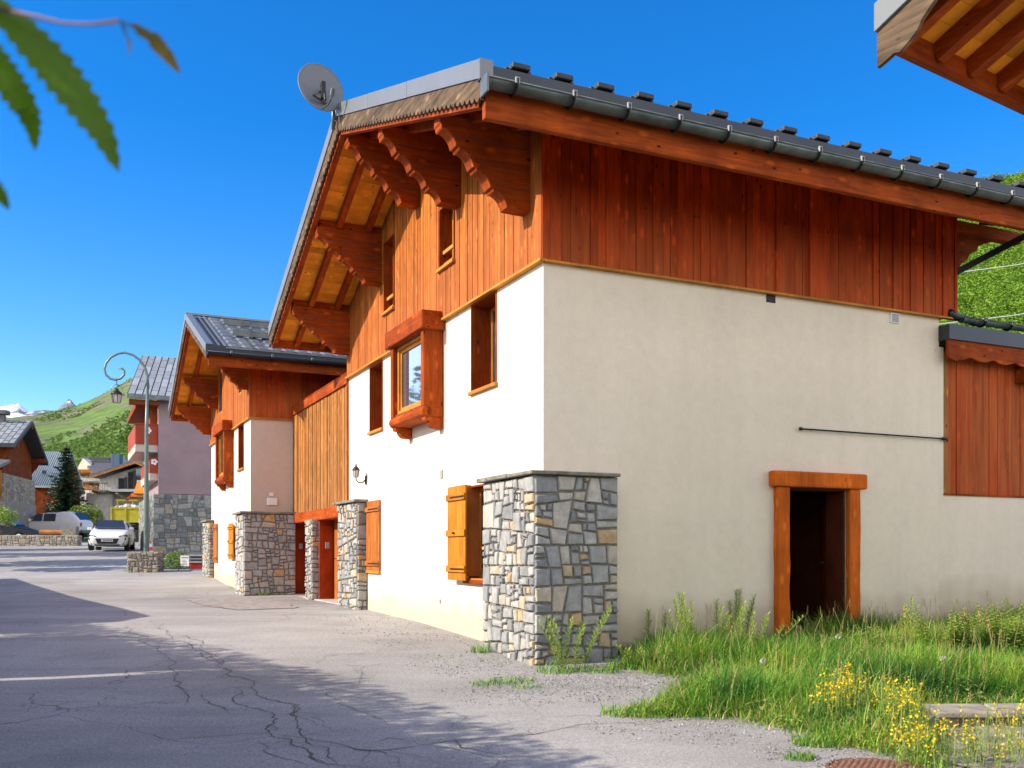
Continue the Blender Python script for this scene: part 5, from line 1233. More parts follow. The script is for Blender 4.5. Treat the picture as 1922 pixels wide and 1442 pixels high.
def bush(label, c, r3, n, ls, leaf='bush_leaf', name='bush', group=None):
    T = Thing(name, label, 'bush', 0, 0, 0, c[2] - r3[2], sub=(c[0], c[1]), group=group)
    m = MB()
    for k in range(6): an = k * 1.05; m.tube([(c[0], c[1], c[2] - r3[2]), (c[0] + r3[0] * .5 * math.cos(an), c[1] + r3[1] * .5 * math.sin(an), c[2] + r3[2] * .3)], [.03, .01], 5)
    m.build('stems', 'bark', T)
    m = MB()
    for k in range(7):
        an = rng.uniform(0, 6.28); q = rng.uniform(.2, .55); leafcloud(m, (c[0] + r3[0] * q * math.cos(an), c[1] + r3[1] * q * math.sin(an), c[2] + r3[2] * rng.uniform(-.3, .4)), r3[0] * .55, r3[1] * .55, r3[2] * .6, n // 7, ls)
    m.build('foliage', leaf, T)
bush('round light green bush behind the silver pickup', P(162, 965, 70), (1.25, 1.0, .85), 1400, .08)
bush('flowering pale bush at the left edge before the stone chalet', P(10, 968, 58), (1.0, .8, .7), 1200, .07, 'weed_leaf')
bush('green bush beside the tail of the silver pickup', P(178, 990, 68), (.7, .7, .5), 600, .08)
tree('leafy tree on the slope right of the slate roofs', P(283, 0, 110)[0], 110, 4, 11, 3.2, n=3000, ls=.25, seed=5)

# ================================================================== HILLS
def fbm(x, y, s, o=5): return mnoise.fractal(Vector((x / s, y / s, 3.3)), 1.0, 2.0, o)
# left alpine meadow: ridge line rises to the right
def ridge_px(px): # crest of the meadow in the photo
    pts = [(-400, 800), (-100, 795), (0, 785), (60, 779), (110, 772), (150, 762), (200, 737), (237, 716), (300, 690), (380, 665), (520, 640), (760, 640), (1100, 700)]
    for (a, za), (b, zb_) in zip(pts, pts[1:]):
        if px <= b: return za + (zb_ - za) * (px - a) / (b - a)
    return 700
YC, YF = 620.0, 130.0
def hill_z(x, y):
    px = CX + FPX * x / max(y, 1); crest = (HY - ridge_px(px)) / FPX * YC
    t = max(0, min(1.25, (y - YF) / (YC - YF))); s = t ** 1.15 if t <= 1 else 1 - (t - 1) * 1.2
    return 3.2 + (crest - 3.2) * s + fbm(x, y, 90) * 5 * min(1, t * 3) * (1 - .8 * min(1, t) ** 4) + fbm(x, y, 25) * 1.2 * min(1, t * 3)
ang = lin(-.72, .12, 150); m = MB(); ys = [YF * (1.25 * YC / YF) ** (i / 110) for i in range(111)]
vs = [(a * y, y, hill_z(a * y, y)) for y in ys for a in ang]; nx = len(ang)
m.add(vs, [(j * nx + i, j * nx + i + 1, (j + 1) * nx + i + 1, (j + 1) * nx + i) for j in range(len(ys) - 1) for i in range(nx - 1)], .5)
tag(m.build('alpine_meadow', 'meadow', smooth=True), kind='structure')
# shrubs over the lower meadow
m = MB(); r = random.Random(9); cnt = 0
for _ in range(95000):
    a = r.uniform(-.56, -.30); y = 145 + (YC - 150) * r.random() ** 1.5; x = a * y; t = (y - YF) / (YC - YF)
    dens = fbm(x, y * .5, 38, 5) * .9 + .62 - t * 1.0
    if r.random() > dens: continue
    s = r.uniform(.35, 1.1) * (1 - .1 * t); z = hill_z(x, y); cnt += 1
    tt = min(1, max(0, r.gauss(.42, .25)))
    for k in range(5):
        an = r.uniform(0, 6.28); q = Vector((x + s * .6 * math.cos(an), y + s * .6 * math.sin(an), z + s * r.uniform(.2, .8))); ss = s * r.uniform(.4, .7)
        A_ = Vector((1, r.uniform(-.4, .4), r.uniform(-.5, .5))) * ss; B_ = Vector((r.uniform(-.5, .5), r.uniform(-.5, .2), 1)) * ss * .8
        m.add([q - A_, q - B_ * .7, q + A_, q + B_], [(0, 1, 2, 3)], min(1, max(0, tt + r.uniform(-.15, .15))))
tag(m.build('hillside_shrubs', 'scrub_leaf'), 'green scrub and small trees over the lower meadow slope', 'shrubs', kind='stuff')
# snowy peaks beyond
def snow_z(x, y):
    px = CX + FPX * x / y; pts = [(-700, 790), (-200, 780), (-60, 775), (0, 763), (38, 760), (48, 768), (80, 770), (105, 765), (120, 760), (130, 752), (142, 765), (200, 790), (400, 830)]
    pyv = 800
    for (a, za), (b, zb_) in zip(pts, pts[1:]):
        if a <= px <= b: pyv = za + (zb_ - za) * (px - a) / (b - a)
    c = (HY - pyv) / FPX * 3200; d = abs(y - 3200) / 700
    return c * (1 - d * .55) + fbm(x, y, 160) * 22 + fbm(x, y, 50) * 7
xs = lin(-2800, -900, 170); ysn = lin(2500, 3700, 60)
m = sheet('snow', xs, ysn, snow_z, None); tag(m.build('snowy_mountain', 'snow_rock', smooth=True), kind='structure')
# wooded hill at the right
def hr_z(x, y):
    t = max(0, min(1.3, (y - 60) / 190)); px = CX + FPX * x / y
    crest = (HY - (352 - max(-60, min(200, px - 1880)) * .16)) / FPX * 250
    return -1 + crest * (t if t < 1 else 1 - (t - 1)) + fbm(x, y, 40) * 3 * min(1, t * 2)
ang = lin(.36, .72, 60); ys = [60 + 240 * (i / 60) for i in range(61)]; nx = len(ang)
m = MB(); m.add([(a * y, y, hr_z(a * y, y)) for y in ys for a in ang], [(j * nx + i, j * nx + i + 1, (j + 1) * nx + i + 1, (j + 1) * nx + i) for j in range(60) for i in range(nx - 1)], .5)
tag(m.build('hillside', 'meadow', smooth=True), kind='structure')
m = MB(); r = random.Random(4)
for _ in range(7500):
    a = r.uniform(.44, .545); y = r.uniform(95, 256); x = a * y
    if fbm(x, y, 12, 3) < -.42: continue
    z = hr_z(x, y); s = r.uniform(.6, 1.8) * (.6 + y / 400); tt = min(1, max(0, r.gauss(.42, .32)))
    for k in range(50):
        d = Vector((r.gauss(0, 1), r.gauss(0, 1), r.gauss(0, 1) + .4)).normalized(); q = Vector((x, y, z + s * .8)) + Vector((d.x * s * .8, d.y * s * .8, d.z * s)) * r.uniform(.6, 1)
        A_ = Vector((r.gauss(0, 1), r.gauss(0, 1), r.gauss(0, 1))).normalized(); B_ = A_.cross(d).normalized(); A_ = d.cross(B_); ss = s * r.uniform(.05, .12)
        m.add([q - A_ * ss, q - B_ * ss, q + A_ * ss, q + B_ * ss], [(0, 1, 2, 3)], min(1, max(0, tt + r.uniform(-.2, .25))))
tag(m.build('hillside_wood', 'hill_leaf'), 'dense bright green wood covering the hill right of the big chalet', 'wood', kind='stuff')
for i, (a, b, lab) in enumerate((((1795, 512), (1922, 492), 'upper thin overhead cable against the wooded hill'), ((1795, 604), (1922, 588), 'lower thin overhead cable just above the annex gutter'))):
    T = MB(); A_, B_ = P(a[0] - 60, a[1] + 8, 70), P(b[0] + 160, b[1] - 24, 62); T.tube([A_, tuple((p + q) / 2 - (.12 if k == 2 else 0) for k, (p, q) in enumerate(zip(A_, B_))), B_], .035, 5)
    tag(T.build('overhead_cable', 'plate_light'), lab, 'cable')

# ================================================================== GRASS, WEEDS
r = random.Random(21)
def blade(m, x, y, z, h, w, lean, an, tint, seg=3):
    d = Vector((math.cos(an), math.sin(an), 0)); s = Vector((-d.y, d.x, 0)); pr = None; vs = []
    for k in range(seg + 1):
        t = k / seg; c = Vector((x, y, z)) + d * lean * h * t * t + Vector((0, 0, h * (t - .25 * lean * t * t))); ww = w * (1 - t ** 1.5) + .0006
        vs += [c - s * ww, c + s * ww]
    m.add(vs, [(2 * k, 2 * k + 1, 2 * k + 3, 2 * k + 2) for k in range(seg)], tint)
def wdist(x, y): return (x - C0[0]) * -L_[0] * -1 + (y - C0[1]) * L_[1]
mg, md = MB(), MB(); cnt = 0
while cnt < 44000:
    x, y = r.uniform(1.0, 8.6), r.uniform(5.6, 15)
    if x / y > .58 or not inpoly(x, y, lawn): continue
    e = edged(x, y); dens = .5 + mnoise.noise(Vector((x * 1.1, y * 1.1, 0))) * .7
    if r.random() > .35 + dens: continue
    hh = min(1, .35 + e / .6) * (.15 + .20 * (mnoise.noise(Vector((x * .8, y * .8, 4))) + .5)) * r.uniform(.5, 1.35)
    if y > 8.2: hh *= 1.15
    dry = r.random() < .05 + (.2 if e < .2 else 0) + .25 * max(0, mnoise.noise(Vector((x * 1.7, y * 1.7, 8))))
    blade(md if dry else mg, x, y, gz(x, y) + .01, hh * (1.15 if dry else 1), r.uniform(.0025, .0065), r.uniform(.2, 1.4), r.uniform(0, 6.28), min(1, max(0, r.gauss(.5 + .9 * mnoise.noise(Vector((x * 1.3, y * 1.3, 11))), .2)))); cnt += 1
# tufts along the wall feet and cracks
def tuft(px, py, n, rad_, h, m_=None):
    c = G(px, py)
    for _ in range(n):
        a = r.uniform(0, 6.28); q = rad_ * math.sqrt(r.random()); x, y = c[0] + q * math.cos(a), c[1] + q * math.sin(a) * .7
        blade(m_ or mg, x, y, gz(x, y), h * r.uniform(.4, 1.2), r.uniform(.002, .005), r.uniform(.3, 1.1), r.uniform(0, 6.28), r.random())
for t in ((903, 1225, 90, .12, .14), (925, 1285, 150, .25, .06), (965, 1280, 120, .25, .07), (990, 1292, 60, .15, .05), (1190, 1340, 260, .3, .10), (1260, 1338, 420, .35, .14), (1330, 1338, 520, .3, .20), (1530, 1398, 260, .18, .10), (1500, 1425, 120, .12, .06), (490, 1118, 60, .25, .16), (510, 1116, 50, .15, .28), (525, 1117, 30, .2, .1), (245, 1073, 80, .25, .15), (285, 1074, 120, .3, .16), (435, 1105, 20, .1, .15), (1180, 1255, 200, .25, .16), (1050, 1262, 160, .25, .12), (1130, 1262, 120, .22, .12)):
    tuft(*t)
mgv, mlt = MB(), MB()
def pebble(x, y, s_, tt):
    z = gz(x, y) + s_ * .25; A_ = [Vector((r.gauss(0, 1), r.gauss(0, 1), r.gauss(0, .6))).normalized() * s_ * r.uniform(.7, 1.1) for _ in range(3)]
    c = Vector((x, y, z)); p = [c + A_[0], c + A_[1] * .8, c - A_[0], c - A_[1] * .8, c + Vector((0, 0, s_ * .6)), c - Vector((0, 0, s_ * .5))]
    mgv.add(p, [(0, 1, 4), (1, 2, 4), (2, 3, 4), (3, 0, 4), (1, 0, 5), (2, 1, 5), (3, 2, 5), (0, 3, 5)], tt)
for (px, py, n, rd) in ((960, 1255, 900, .7), (1080, 1290, 1300, .8), (1180, 1290, 1100, .7), (1000, 1300, 900, .7), (880, 1240, 500, .6), (820, 1200, 500, .8), (760, 1180, 500, .9), (1400, 1380, 500, .5), (1560, 1420, 700, .4), (1250, 1365, 500, .5), (700, 1160, 400, .9), (560, 1130, 400, 1.2), (440, 1110, 300, 1.4)):
    c = G(px, py)
    for _ in range(n):
        a = r.uniform(0, 6.28); q = rd * 1.3 * math.sqrt(r.random()); x, y = c[0] + q * math.cos(a), c[1] + q * math.sin(a) * .8
        u_, v_ = (x - C0[0]) * R_[0] + (y - C0[1]) * R_[1], (x - C0[0]) * L_[0] + (y - C0[1]) * L_[1]
        if (u_ > -.05 and v_ > 0) or (u_ > -.27 and u_ < .85 and v_ > -.3 and v_ < 1.2): continue
        pebble(x, y, r.choice((.004, .006, .006, .009, .013)), r.random())
for (x1, y1), (x2, y2) in zip(edge, edge[1:]):
    for _ in range(int(math.hypot(x2 - x1, y2 - y1) * 420)):
        t = r.random(); x, y = x1 + (x2 - x1) * t + r.gauss(0, .09), y1 + (y2 - y1) * t + r.gauss(0, .09)
        if x / y > .58: continue
        a = r.uniform(0, 6.28); L = r.uniform(.006, .035); d = Vector((math.cos(a), math.sin(a), r.uniform(0, .3))) * L; s_ = Vector((-math.sin(a), math.cos(a), 0)) * r.uniform(.001, .003); p = Vector((x, y, gz(x, y) + .008))
        mlt.add([p, p + s_ + d * .5, p + d, p - s_ + d * .5], [(0, 1, 2, 3)], r.random())
tag(mgv.build('gravel', 'gravel_stone'), 'loose gravel scattered over the asphalt round the stone pier and wall foot', 'gravel', kind='stuff')
tag(mlt.build('plant_litter', 'litter_brown'), 'dry brown plant litter along the edge of the grass', 'litter', kind='stuff')
# taller seeded grasses
for _ in range(520):
    x, y = r.uniform(1.4, 8.5), r.uniform(7, 14.8)
    if x / y > .58 or not inpoly(x, y, lawn) or edged(x, y) < .25: continue
    z = gz(x, y); h = r.uniform(.3, .62); an = r.uniform(0, 6.28); ln_ = r.uniform(.05, .3); top = Vector((x + math.cos(an) * ln_ * h, y + math.sin(an) * ln_ * h, z + h))
    md.tube([(x, y, z), (x + math.cos(an) * ln_ * h * .3, y + math.sin(an) * ln_ * h * .3, z + h * .6), top], [.0022, .0018, .0012], 4, .6)
    for k in range(9): q = top - Vector((0, 0, k * .012)); a2 = r.uniform(0, 6.28); e_ = q + Vector((math.cos(a2) * .012, math.sin(a2) * .012, .016)); md.add([q, q + Vector((.004, 0, .008)), e_, q + Vector((-.004, 0, .008))], [(0, 1, 2, 3)], r.uniform(.6, 1))
for (x1, y1), (x2, y2) in zip(edge, edge[1:]):
    for _ in range(int(math.hypot(x2 - x1, y2 - y1) * 330)):
        t = r.random(); x, y = x1 + (x2 - x1) * t + r.gauss(0, .07), y1 + (y2 - y1) * t + r.gauss(0, .07)
        if x / y < .58 and mnoise.noise(Vector((x * 3, y * 3, 1))) > -.25: blade(mg if r.random() < .75 else md, x, y, gz(x, y), r.uniform(.03, .13), r.uniform(.002, .005), r.uniform(.4, 1.5), r.uniform(0, 6.28), r.random())
tag(mg.build('grass', 'grass'), 'long green grass growing in front of the shaded wall', 'grass', kind='stuff')
tag(md.build('dry_grass', 'grass_dry'), 'straw coloured blades and seed stalks among the long grass', 'dry grass', kind='stuff')
# low broad leaves between the blades
m = MB()
for _ in range(9000):
    x, y = r.uniform(1.2, 8.4), r.uniform(5.7, 14.5)
    if x / y > .58 or not inpoly(x, y, lawn): continue
    e = edged(x, y)
    if mnoise.noise(Vector((x * .9, y * .9, 17))) < -.05 and e > .5: continue
    z = gz(x, y) + r.uniform(.01, .16) * min(1, e * 2 + .2); a = r.uniform(0, 6.28); d = Vector((math.cos(a), math.sin(a), r.uniform(-.1, .6))).normalized(); s = d.cross(Vector((0, 0, 1))).normalized(); L = r.uniform(.02, .055); w = L * r.uniform(.25, .5); p = Vector((x, y, z))
    m.add([p, p + d * L * .5 + s * w, p + d * L + Vector((0, 0, -L * .2)), p + d * L * .5 - s * w], [(0, 1, 2, 3)], r.random())
for _ in range(190):
    x, y = r.uniform(1.2, 8.4), r.uniform(6.4, 14.5)
    if x / y > .58 or not inpoly(x, y, lawn): continue
    H_ = r.uniform(.12, .36) * min(1, .4 + edged(x, y)); R_c = r.uniform(.08, .24); L0 = r.choice((.022, .03, .04, .06, .09)); tt = r.uniform(.1, .9)
    for k in range(int(40 + 240 * R_c)):
        a = r.uniform(0, 6.28); q = R_c * math.sqrt(r.random()); p = Vector((x + q * math.cos(a), y + q * math.sin(a), gz(x, y) + H_ * r.uniform(.15, 1) * (1 - .5 * q / R_c)))
        d = Vector((math.cos(a), math.sin(a), r.uniform(-.2, .8))).normalized(); s = d.cross(Vector((0, 0, 1))).normalized(); L = L0 * r.uniform(.6, 1.2); w = L * .32
        m.add([p, p + d * L * .45 + s * w, p + d * L - Vector((0, 0, L * .25)), p + d * L * .45 - s * w], [(0, 1, 2, 3)], min(1, max(0, tt + r.uniform(-.2, .2))))
tag(m.build('clover_leaves', 'weed_leaf'), 'small broad weed leaves low among the grass', 'weeds', kind='stuff')
# yellow flowering patch
ms, mf = MB(), MB()
for (px, py, n, rd, hh) in ((1560, 1368, 26, .22, .42), (1595, 1370, 46, .2, .46), (1680, 1385, 44, .2, .42), (1700, 1398, 20, .2, .36), (1560, 1330, 12, .3, .42), (1640, 1365, 18, .3, .4), (1750, 1440, 26, .25, .30), (1840, 1442, 34, .25, .32), (1905, 1420, 34, .25, .36), (1800, 1425, 14, .25, .3)):
    c = G(px, py)
    for _ in range(n):
        a = r.uniform(0, 6.28); q = rd * math.sqrt(r.random()); x, y = c[0] + q * math.cos(a), c[1] + q * math.sin(a) * .8; z = gz(x, y); h = hh * r.uniform(.55, 1.1); top = Vector((x + r.uniform(-.05, .05), y + r.uniform(-.05, .05), z + h))
        ms.tube([(x, y, z), top], [.003, .0018], 4, r.random())
        for k in range(7):
            t = r.uniform(.15, .8); p = Vector((x, y, z)).lerp(top, t); a2 = r.uniform(0, 6.28); d = Vector((math.cos(a2), math.sin(a2), .5)).normalized(); s = d.cross(Vector((0, 0, 1))).normalized(); L = r.uniform(.025, .05)
            ms.add([p, p + d * L * .5 + s * L * .14, p + d * L, p + d * L * .5 - s * L * .14], [(0, 1, 2, 3)], r.random())
        for k in range(r.randint(8, 20) if r.random() < .5 else 0):
            p = top + Vector((r.gauss(0, .018), r.gauss(0, .018), r.uniform(-.10, .015))); s_ = r.uniform(.005, .010); A_ = Vector((r.gauss(0, 1), r.gauss(0, 1), r.gauss(0, 1))).normalized() * s_; B_ = A_.cross(Vector((r.gauss(0, 1), r.gauss(0, 1), r.gauss(0, 1)))).normalized() * s_
            mf.add([p - A_, p - B_, p + A_, p + B_], [(0, 1, 2, 3)], r.random())
tag(ms.build('flower_stems', 'weed_leaf'), 'leafy green stems of the yellow flowering weeds', 'weeds', kind='stuff')
tag(mf.build('yellow_flowers', 'flower_yellow'), 'tiny yellow blossoms at the front of the grass', 'flowers', kind='stuff')
# tall single weeds
def weed(label, px, py, h, n=1, lean=(0, 0), group=None, leafL=.065, fl='weed_leaf', spread=.1, seed=0, dz=0, kind='whorl', at=None):
    rr = random.Random(seed); c = at or G(px, py); T = Thing('tall_weed', label, 'weed', 0, 0, 0, c[2], group=group, sub=(c[0], c[1])); st_, lf = MB(), MB()
    for k in range(n):
        a = rr.uniform(0, 6.28); b0 = Vector((c[0] + spread * .3 * math.cos(a), c[1] + spread * .3 * math.sin(a), c[2])); hh = h * rr.uniform(.7, 1.0) if k else h
        tp_ = b0 + Vector((lean[0] * hh + spread * math.cos(a) * rr.random(), lean[1] * hh + spread * math.sin(a) * rr.random(), hh)); md_ = b0.lerp(tp_, .5) + Vector((-lean[0] * .15 * hh, 0, .03))
        st_.tube([b0, md_, tp_], [.005, .004, .0025], 5)
        nl = int(hh * (150 if kind == 'whorl' else 120))
        for i in range(nl):
            t = .08 + .92 * i / nl; p = (b0.lerp(md_, t * 2) if t < .5 else md_.lerp(tp_, t * 2 - 1)); an = i * 2.4 + rr.uniform(-.2, .2)
            if kind == 'whorl': L = leafL * rr.uniform(.8, 1.5) * (1.15 - .35 * t); up = .2 + t * .8; w = L * .11
            else: L = leafL * (1.0 - .55 * t) * rr.uniform(.8, 1.2); up = .1; w = L * .30
            d = Vector((math.cos(an), math.sin(an), up)).normalized(); s = d.cross(Vector((0, 0, 1))).normalized()
            lf.add([p, p + d * L * .45 + s * w, p + d * L + Vector((0, 0, -.2 * L if kind != 'whorl' else 0)), p + d * L * .45 - s * w], [(0, 1, 2, 3)], min(1, max(0, rr.gauss(.4 + .5 * t, .18))))
    st_.build('stem', 'stem_green', T); lf.build('leaves', fl, T)
weed('bright spiky weed leaning at the foot of the big stone pier, tallest stem right', 1080, 1256, .66, 6, (.22, 0), spread=.35, seed=1)
weed('bright spiky weed leaning left at the foot of the stone pier', 1052, 1262, .56, 3, (-.38, 0), spread=.1, seed=2)
weed('thin dark weed stem against the wall just right of the stone pier', 1217, 1228, .52, 1, (0, 0), seed=3, spread=.02)
weed('second thin dark weed stem right of the stone pier, against the wall', 1245, 1232, .50, 1, (.05, 0), seed=4, spread=.02)
weed('cluster of tall pale feathery weeds left of the doorway', 1305, 1245, .80, 7, (.05, 0), spread=.3, seed=5)
weed('broad clump of feathery weeds nearest the left door post', 1350, 1240, .68, 10, (.12, 0), spread=.45, seed=6)
weed('feathery weed clump between the pier and the doorway, low', 1410, 1245, .6, 9, (.1, 0), spread=.45, seed=7)
weed('dark feathery weed in the shade of the wall left of the doorway', 1385, 1215, .72, 7, (0, 0), spread=.25, seed=8)
weed('leafy nettle-like weed right of the doorway', 1765, 1235, .66, 11, (0, 0), leafL=.13, spread=.45, seed=9, kind='broad')
weed('pale leafy weed just right of the door post', 1660, 1240, .42, 7, (0, 0), leafL=.09, spread=.4, seed=19, kind='broad')
weed('leafy weed clump at the right edge of the grass', 1890, 1235, .66, 13, (.05, 0), leafL=.12, spread=.4, seed=10, kind='broad')
weed('tall pale feathery weed standing alone right of the doorway', 1700, 1230, .7, 3, (0, 0), spread=.15, seed=22)
weed('dark leafy weed against the wall at the right edge', 1918, 1212, .62, 3, (0, 0), leafL=.11, spread=.2, seed=11, kind='broad')
weed('spiky weed rising at the foot of the wall just beside the plinth', 1190, 1252, .22, 6, (0, 0), spread=.2, seed=12)
for i, (px, h_) in enumerate(((1700, .62), (1815, .6), (1835, .62), (1868, .5))):
    rr = random.Random(40 + i); c = G(px, 1240); T = Thing('seeded_stalk', ['dry seed-headed stalk right of the doorway, leftmost', 'dry seed-headed stalk beside the leafy weed', 'tallest dry seed-headed stalk near the right edge', 'shortest dry seed-headed stalk near the right edge'][i], 'stalk', 0, 0, 0, c[2], sub=(c[0], c[1]), group='dry seed stalks')
    m = MB(); tp_ = Vector(c) + Vector((rr.uniform(-.1, .1), 0, h_)); m.tube([c, tp_], [.004, .002], 5); m.build('stem', 'dry_stem', T); m = MB()
    for k in range(70): p = Vector(c).lerp(tp_, 1 - .3 * (k / 70)); a = rr.uniform(0, 6.28); e_ = p + Vector((math.cos(a) * .025, math.sin(a) * .025, .01)); m.add([p, p + Vector((0, 0, .01)), e_, p - Vector((0, 0, .006))], [(0, 1, 2, 3)], rr.random())
    m.build('seed_head', 'grass_dry', T)
for i, (px, py) in enumerate(((1432, 1255), (1573, 1200), (1770, 1250))):
    c = G(px, py + 45); T = Thing('dandelion_clock', ['white dandelion clock low in the grass left of the door', 'white dandelion clock in front of the door threshold', 'white dandelion clock in the grass toward the right'][i], 'dandelion', 0, 0, 0, c[2], sub=(c[0], c[1]), group='dandelion clocks')
    m = MB(); m.tube([c, (c[0], c[1], c[2] + .30)], [.003, .002], 5); m.build('stem', 'stem_green', T); m = MB(); rr = random.Random(i)
    for k in range(120):
        d = Vector((rr.gauss(0, 1), rr.gauss(0, 1), rr.gauss(0, 1))).normalized(); p = Vector((c[0], c[1], c[2] + .3)); q = p + d * .028; s = d.orthogonal().normalized() * .005; m.add([p, q - s, q + d * .003, q + s], [(0, 1, 2, 3)])
    m.build('seed_head', 'seed_head', T)

# ================================================================== STONE LEDGE, SLABS, MANHOLE
lc = [G(1722, 1338), G(1925, 1318), G(1960, 1362), G(1755, 1368)]
T = Thing('stone_ledge', 'flat-topped stone kerb ledge at the lower right of the grass', 'ledge', 0, 0, 0, lc[0][2], sub=(lc[0][0], lc[0][1]))
A_, B_ = Vector(lc[3]), Vector(lc[2]) + Vector((1.6, -.0, 0)); D_ = Vector((.08, .42, 0)); m = MB(); n = 5
for i in range(n):
    p, q = A_.lerp(B_, i / n + .004), A_.lerp(B_, (i + 1) / n - .004); h = .13 + rng.uniform(-.006, .006); z = gz(p.x, p.y)
    o_ = rng.uniform(0, .03); pts = [(p.x, p.y - o_, z + h), (q.x, q.y - o_, z + h), (q.x + D_.x, q.y + D_.y, z + h), (p.x + D_.x, p.y + D_.y, z + h)]
    m.prism(pts, (0, 0, -.05))
m.build('coping', 'stone_slab_pale', T, bev=.012)
dr_ = (B_ - A_); Ld = dr_.length; dn = dr_.normalized(); nn = Vector((dn.y, -dn.x, 0))
m = MB(); stones(m, lambda a, b, o: tuple(A_ + dn * a - nn * .03 * -1 * -1 + nn * (o - .05) + Vector((0, 0, b))), 0, Ld, -.02, .08, .009, tintfn=lambda: rng.random()); m.build('stonework', 'stone_warm', T)
m = MB(); m.prism([tuple(A_ - nn * .06), tuple(B_ - nn * .06), tuple(B_ - nn * .4), tuple(A_ - nn * .4)], (0, 0, .08)); m.build('core', 'mortar', T)
blob([(1765, 1392), (1830, 1368), (1960, 1372), (1990, 1442), (1850, 1470), (1760, 1420)], 'stone_slab_pale', 'pale_slab', .02)
c = G(1636, 1440)
T = Thing('manhole_cover', 'rusty round manhole cover at the bottom edge beside the weeds', 'manhole cover', 0, 0, 0, c[2], sub=(c[0], c[1] - .02))
cc = (c[0], c[1] - .12, gz(c[0], c[1] - .12)); m = MB(); m.lathe(cc, [(.33, .004), (.33, .018), (.31, .02), (.305, .012), (.295, .012), (.29, .02), (0, .02)], 40); m.build('frame', 'rust_iron', T)
m = MB()
for i in range(-6, 7):
    for j in range(-6, 7):
        x, y = i * .042 + (j % 2) * .021, j * .042
        if math.hypot(x, y) < .27: m.lathe((cc[0] + x, cc[1] + y, cc[2]), [(.015, .02), (.012, .027), (0, .027)], 6)
m.build('tread', 'rust_iron', T)
# gravelly asphalt humps round the pier foot
blob([(350, 1125), (450, 1120), (540, 1132), (560, 1142), (450, 1146), (380, 1138)], 'tar_patch', 'asphalt_patch', .010)

# ================================================================== OVERHANGING LEAVES, TOP LEFT
def leaf_mesh(m, pts, wmax, nrm, seed, teeth=14, fold=.15):
    """serrated lanceolate leaf along a polyline of centre points"""
    rr = random.Random(seed); P_ = [Vector(p) for p in pts]; n = teeth * 2; nrm = Vector(nrm).normalized(); Ls = [0]
    for a, b in zip(P_, P_[1:]): Ls.append(Ls[-1] + (b - a).length)
    def at(t):
        s = t * Ls[-1]
        for i in range(len(P_) - 1):
            if s <= Ls[i + 1] + 1e-9: return P_[i].lerp(P_[i + 1], (s - Ls[i]) / (Ls[i + 1] - Ls[i])), (P_[i + 1] - P_[i]).normalized()
        return P_[-1], (P_[-1] - P_[-2]).normalized()
    vs = []
    for i in range(n + 1):
        t = i / n; c, d = at(t); s = d.cross(nrm).normalized(); w = wmax * math.sin(math.pi * min(1, t * .92 + .08)) ** .75 * (1 if t < .97 else .3)
        tooth = (.80 if i % 2 else 1.08); dd = d * (.25 * wmax if i % 2 == 0 else 0) * (1 - t)
        vs += [c - s * w * tooth + dd + nrm * w * fold, c, c + s * w * tooth + dd + nrm * w * fold]
    m.add(vs, [f for i in range(n) for f in ((3 * i, 3 * i + 1, 3 * i + 4, 3 * i + 3), (3 * i + 1, 3 * i + 2, 3 * i + 5, 3 * i + 4))], rr.uniform(.2, .8))
YL = 1.25
T = Thing('leafy_branch', 'blurred serrated green leaves hanging into the top left corner', 'branch', 0, 0, 0, .4, sub=(-.9, 1.25))
def LPt(px, py, dy=0): return P(px, py, YL + dy)
m = MB(); m.tube([(-3.35, 1.2, 1.0), (-2.1, 1.2, 1.05), LPt(-600, -260, -.1), LPt(-250, -90), LPt(-60, 0), LPt(20, 22)], [.03, .02, .012, .008, .005, .003], 8); tw = m.build('twig', 'bark', T, smooth=True)
m = MB(); m.tube([LPt(20, 22), LPt(70, 32), (LPt(120, 44)), LPt(170, 46), LPt(222, 40)], [.003, .0025, .002, .002, .003], 6); m.build('leaf_stalk', 'mauve', T, smooth=True)
for i, (pts, w, sd, nr_) in enumerate((([(-30, -10), (40, 60), (95, 120), (150, 190), (195, 255), (224, 325)], .028, 1, (.35, -1, .25)), ([(-70, 20), (-20, 100), (20, 160), (50, 205), (62, 240), (66, 285)], .021, 2, (.1, -1, .2)),
                      ([(222, 38), (250, 52), (285, 72), (315, 105), (340, 140)], .0115, 3, (-.2, -1, .3)), ([(226, 40), (236, 62), (242, 80), (245, 104)], .0042, 4, (.6, -1, .1)), ([(-60, 290), (-30, 330), (0, 365), (18, 395)], .012, 5, (.2, -1, .2)), ([(-200, -60), (-120, 20), (-80, 120), (-60, 200)], .03, 6, (.4, -1, .2)))):
    m = MB(); leaf_mesh(m, [LPt(x, y, .02 * k) for k, (x, y) in enumerate(pts)], w, nr_, sd, teeth=(6 if w < .006 else 14)); m.build('leaf', 'near_leaf_brown' if sd in (3, 4) else 'near_leaf', T)
m = MB(); m.tube([LPt(-600, -260, -.1), LPt(-200, 150), LPt(-60, 290)], [.008, .004, .002], 6); m.build('twig', 'bark', T)

tree('small garden tree left of the camera that the hanging leaves grow from', -3.4, 1.2, -1.5, 3.9, 1.15, n=2400, ls=.07, seed=77, trunk=.09, crown0=.4, name='garden_tree')
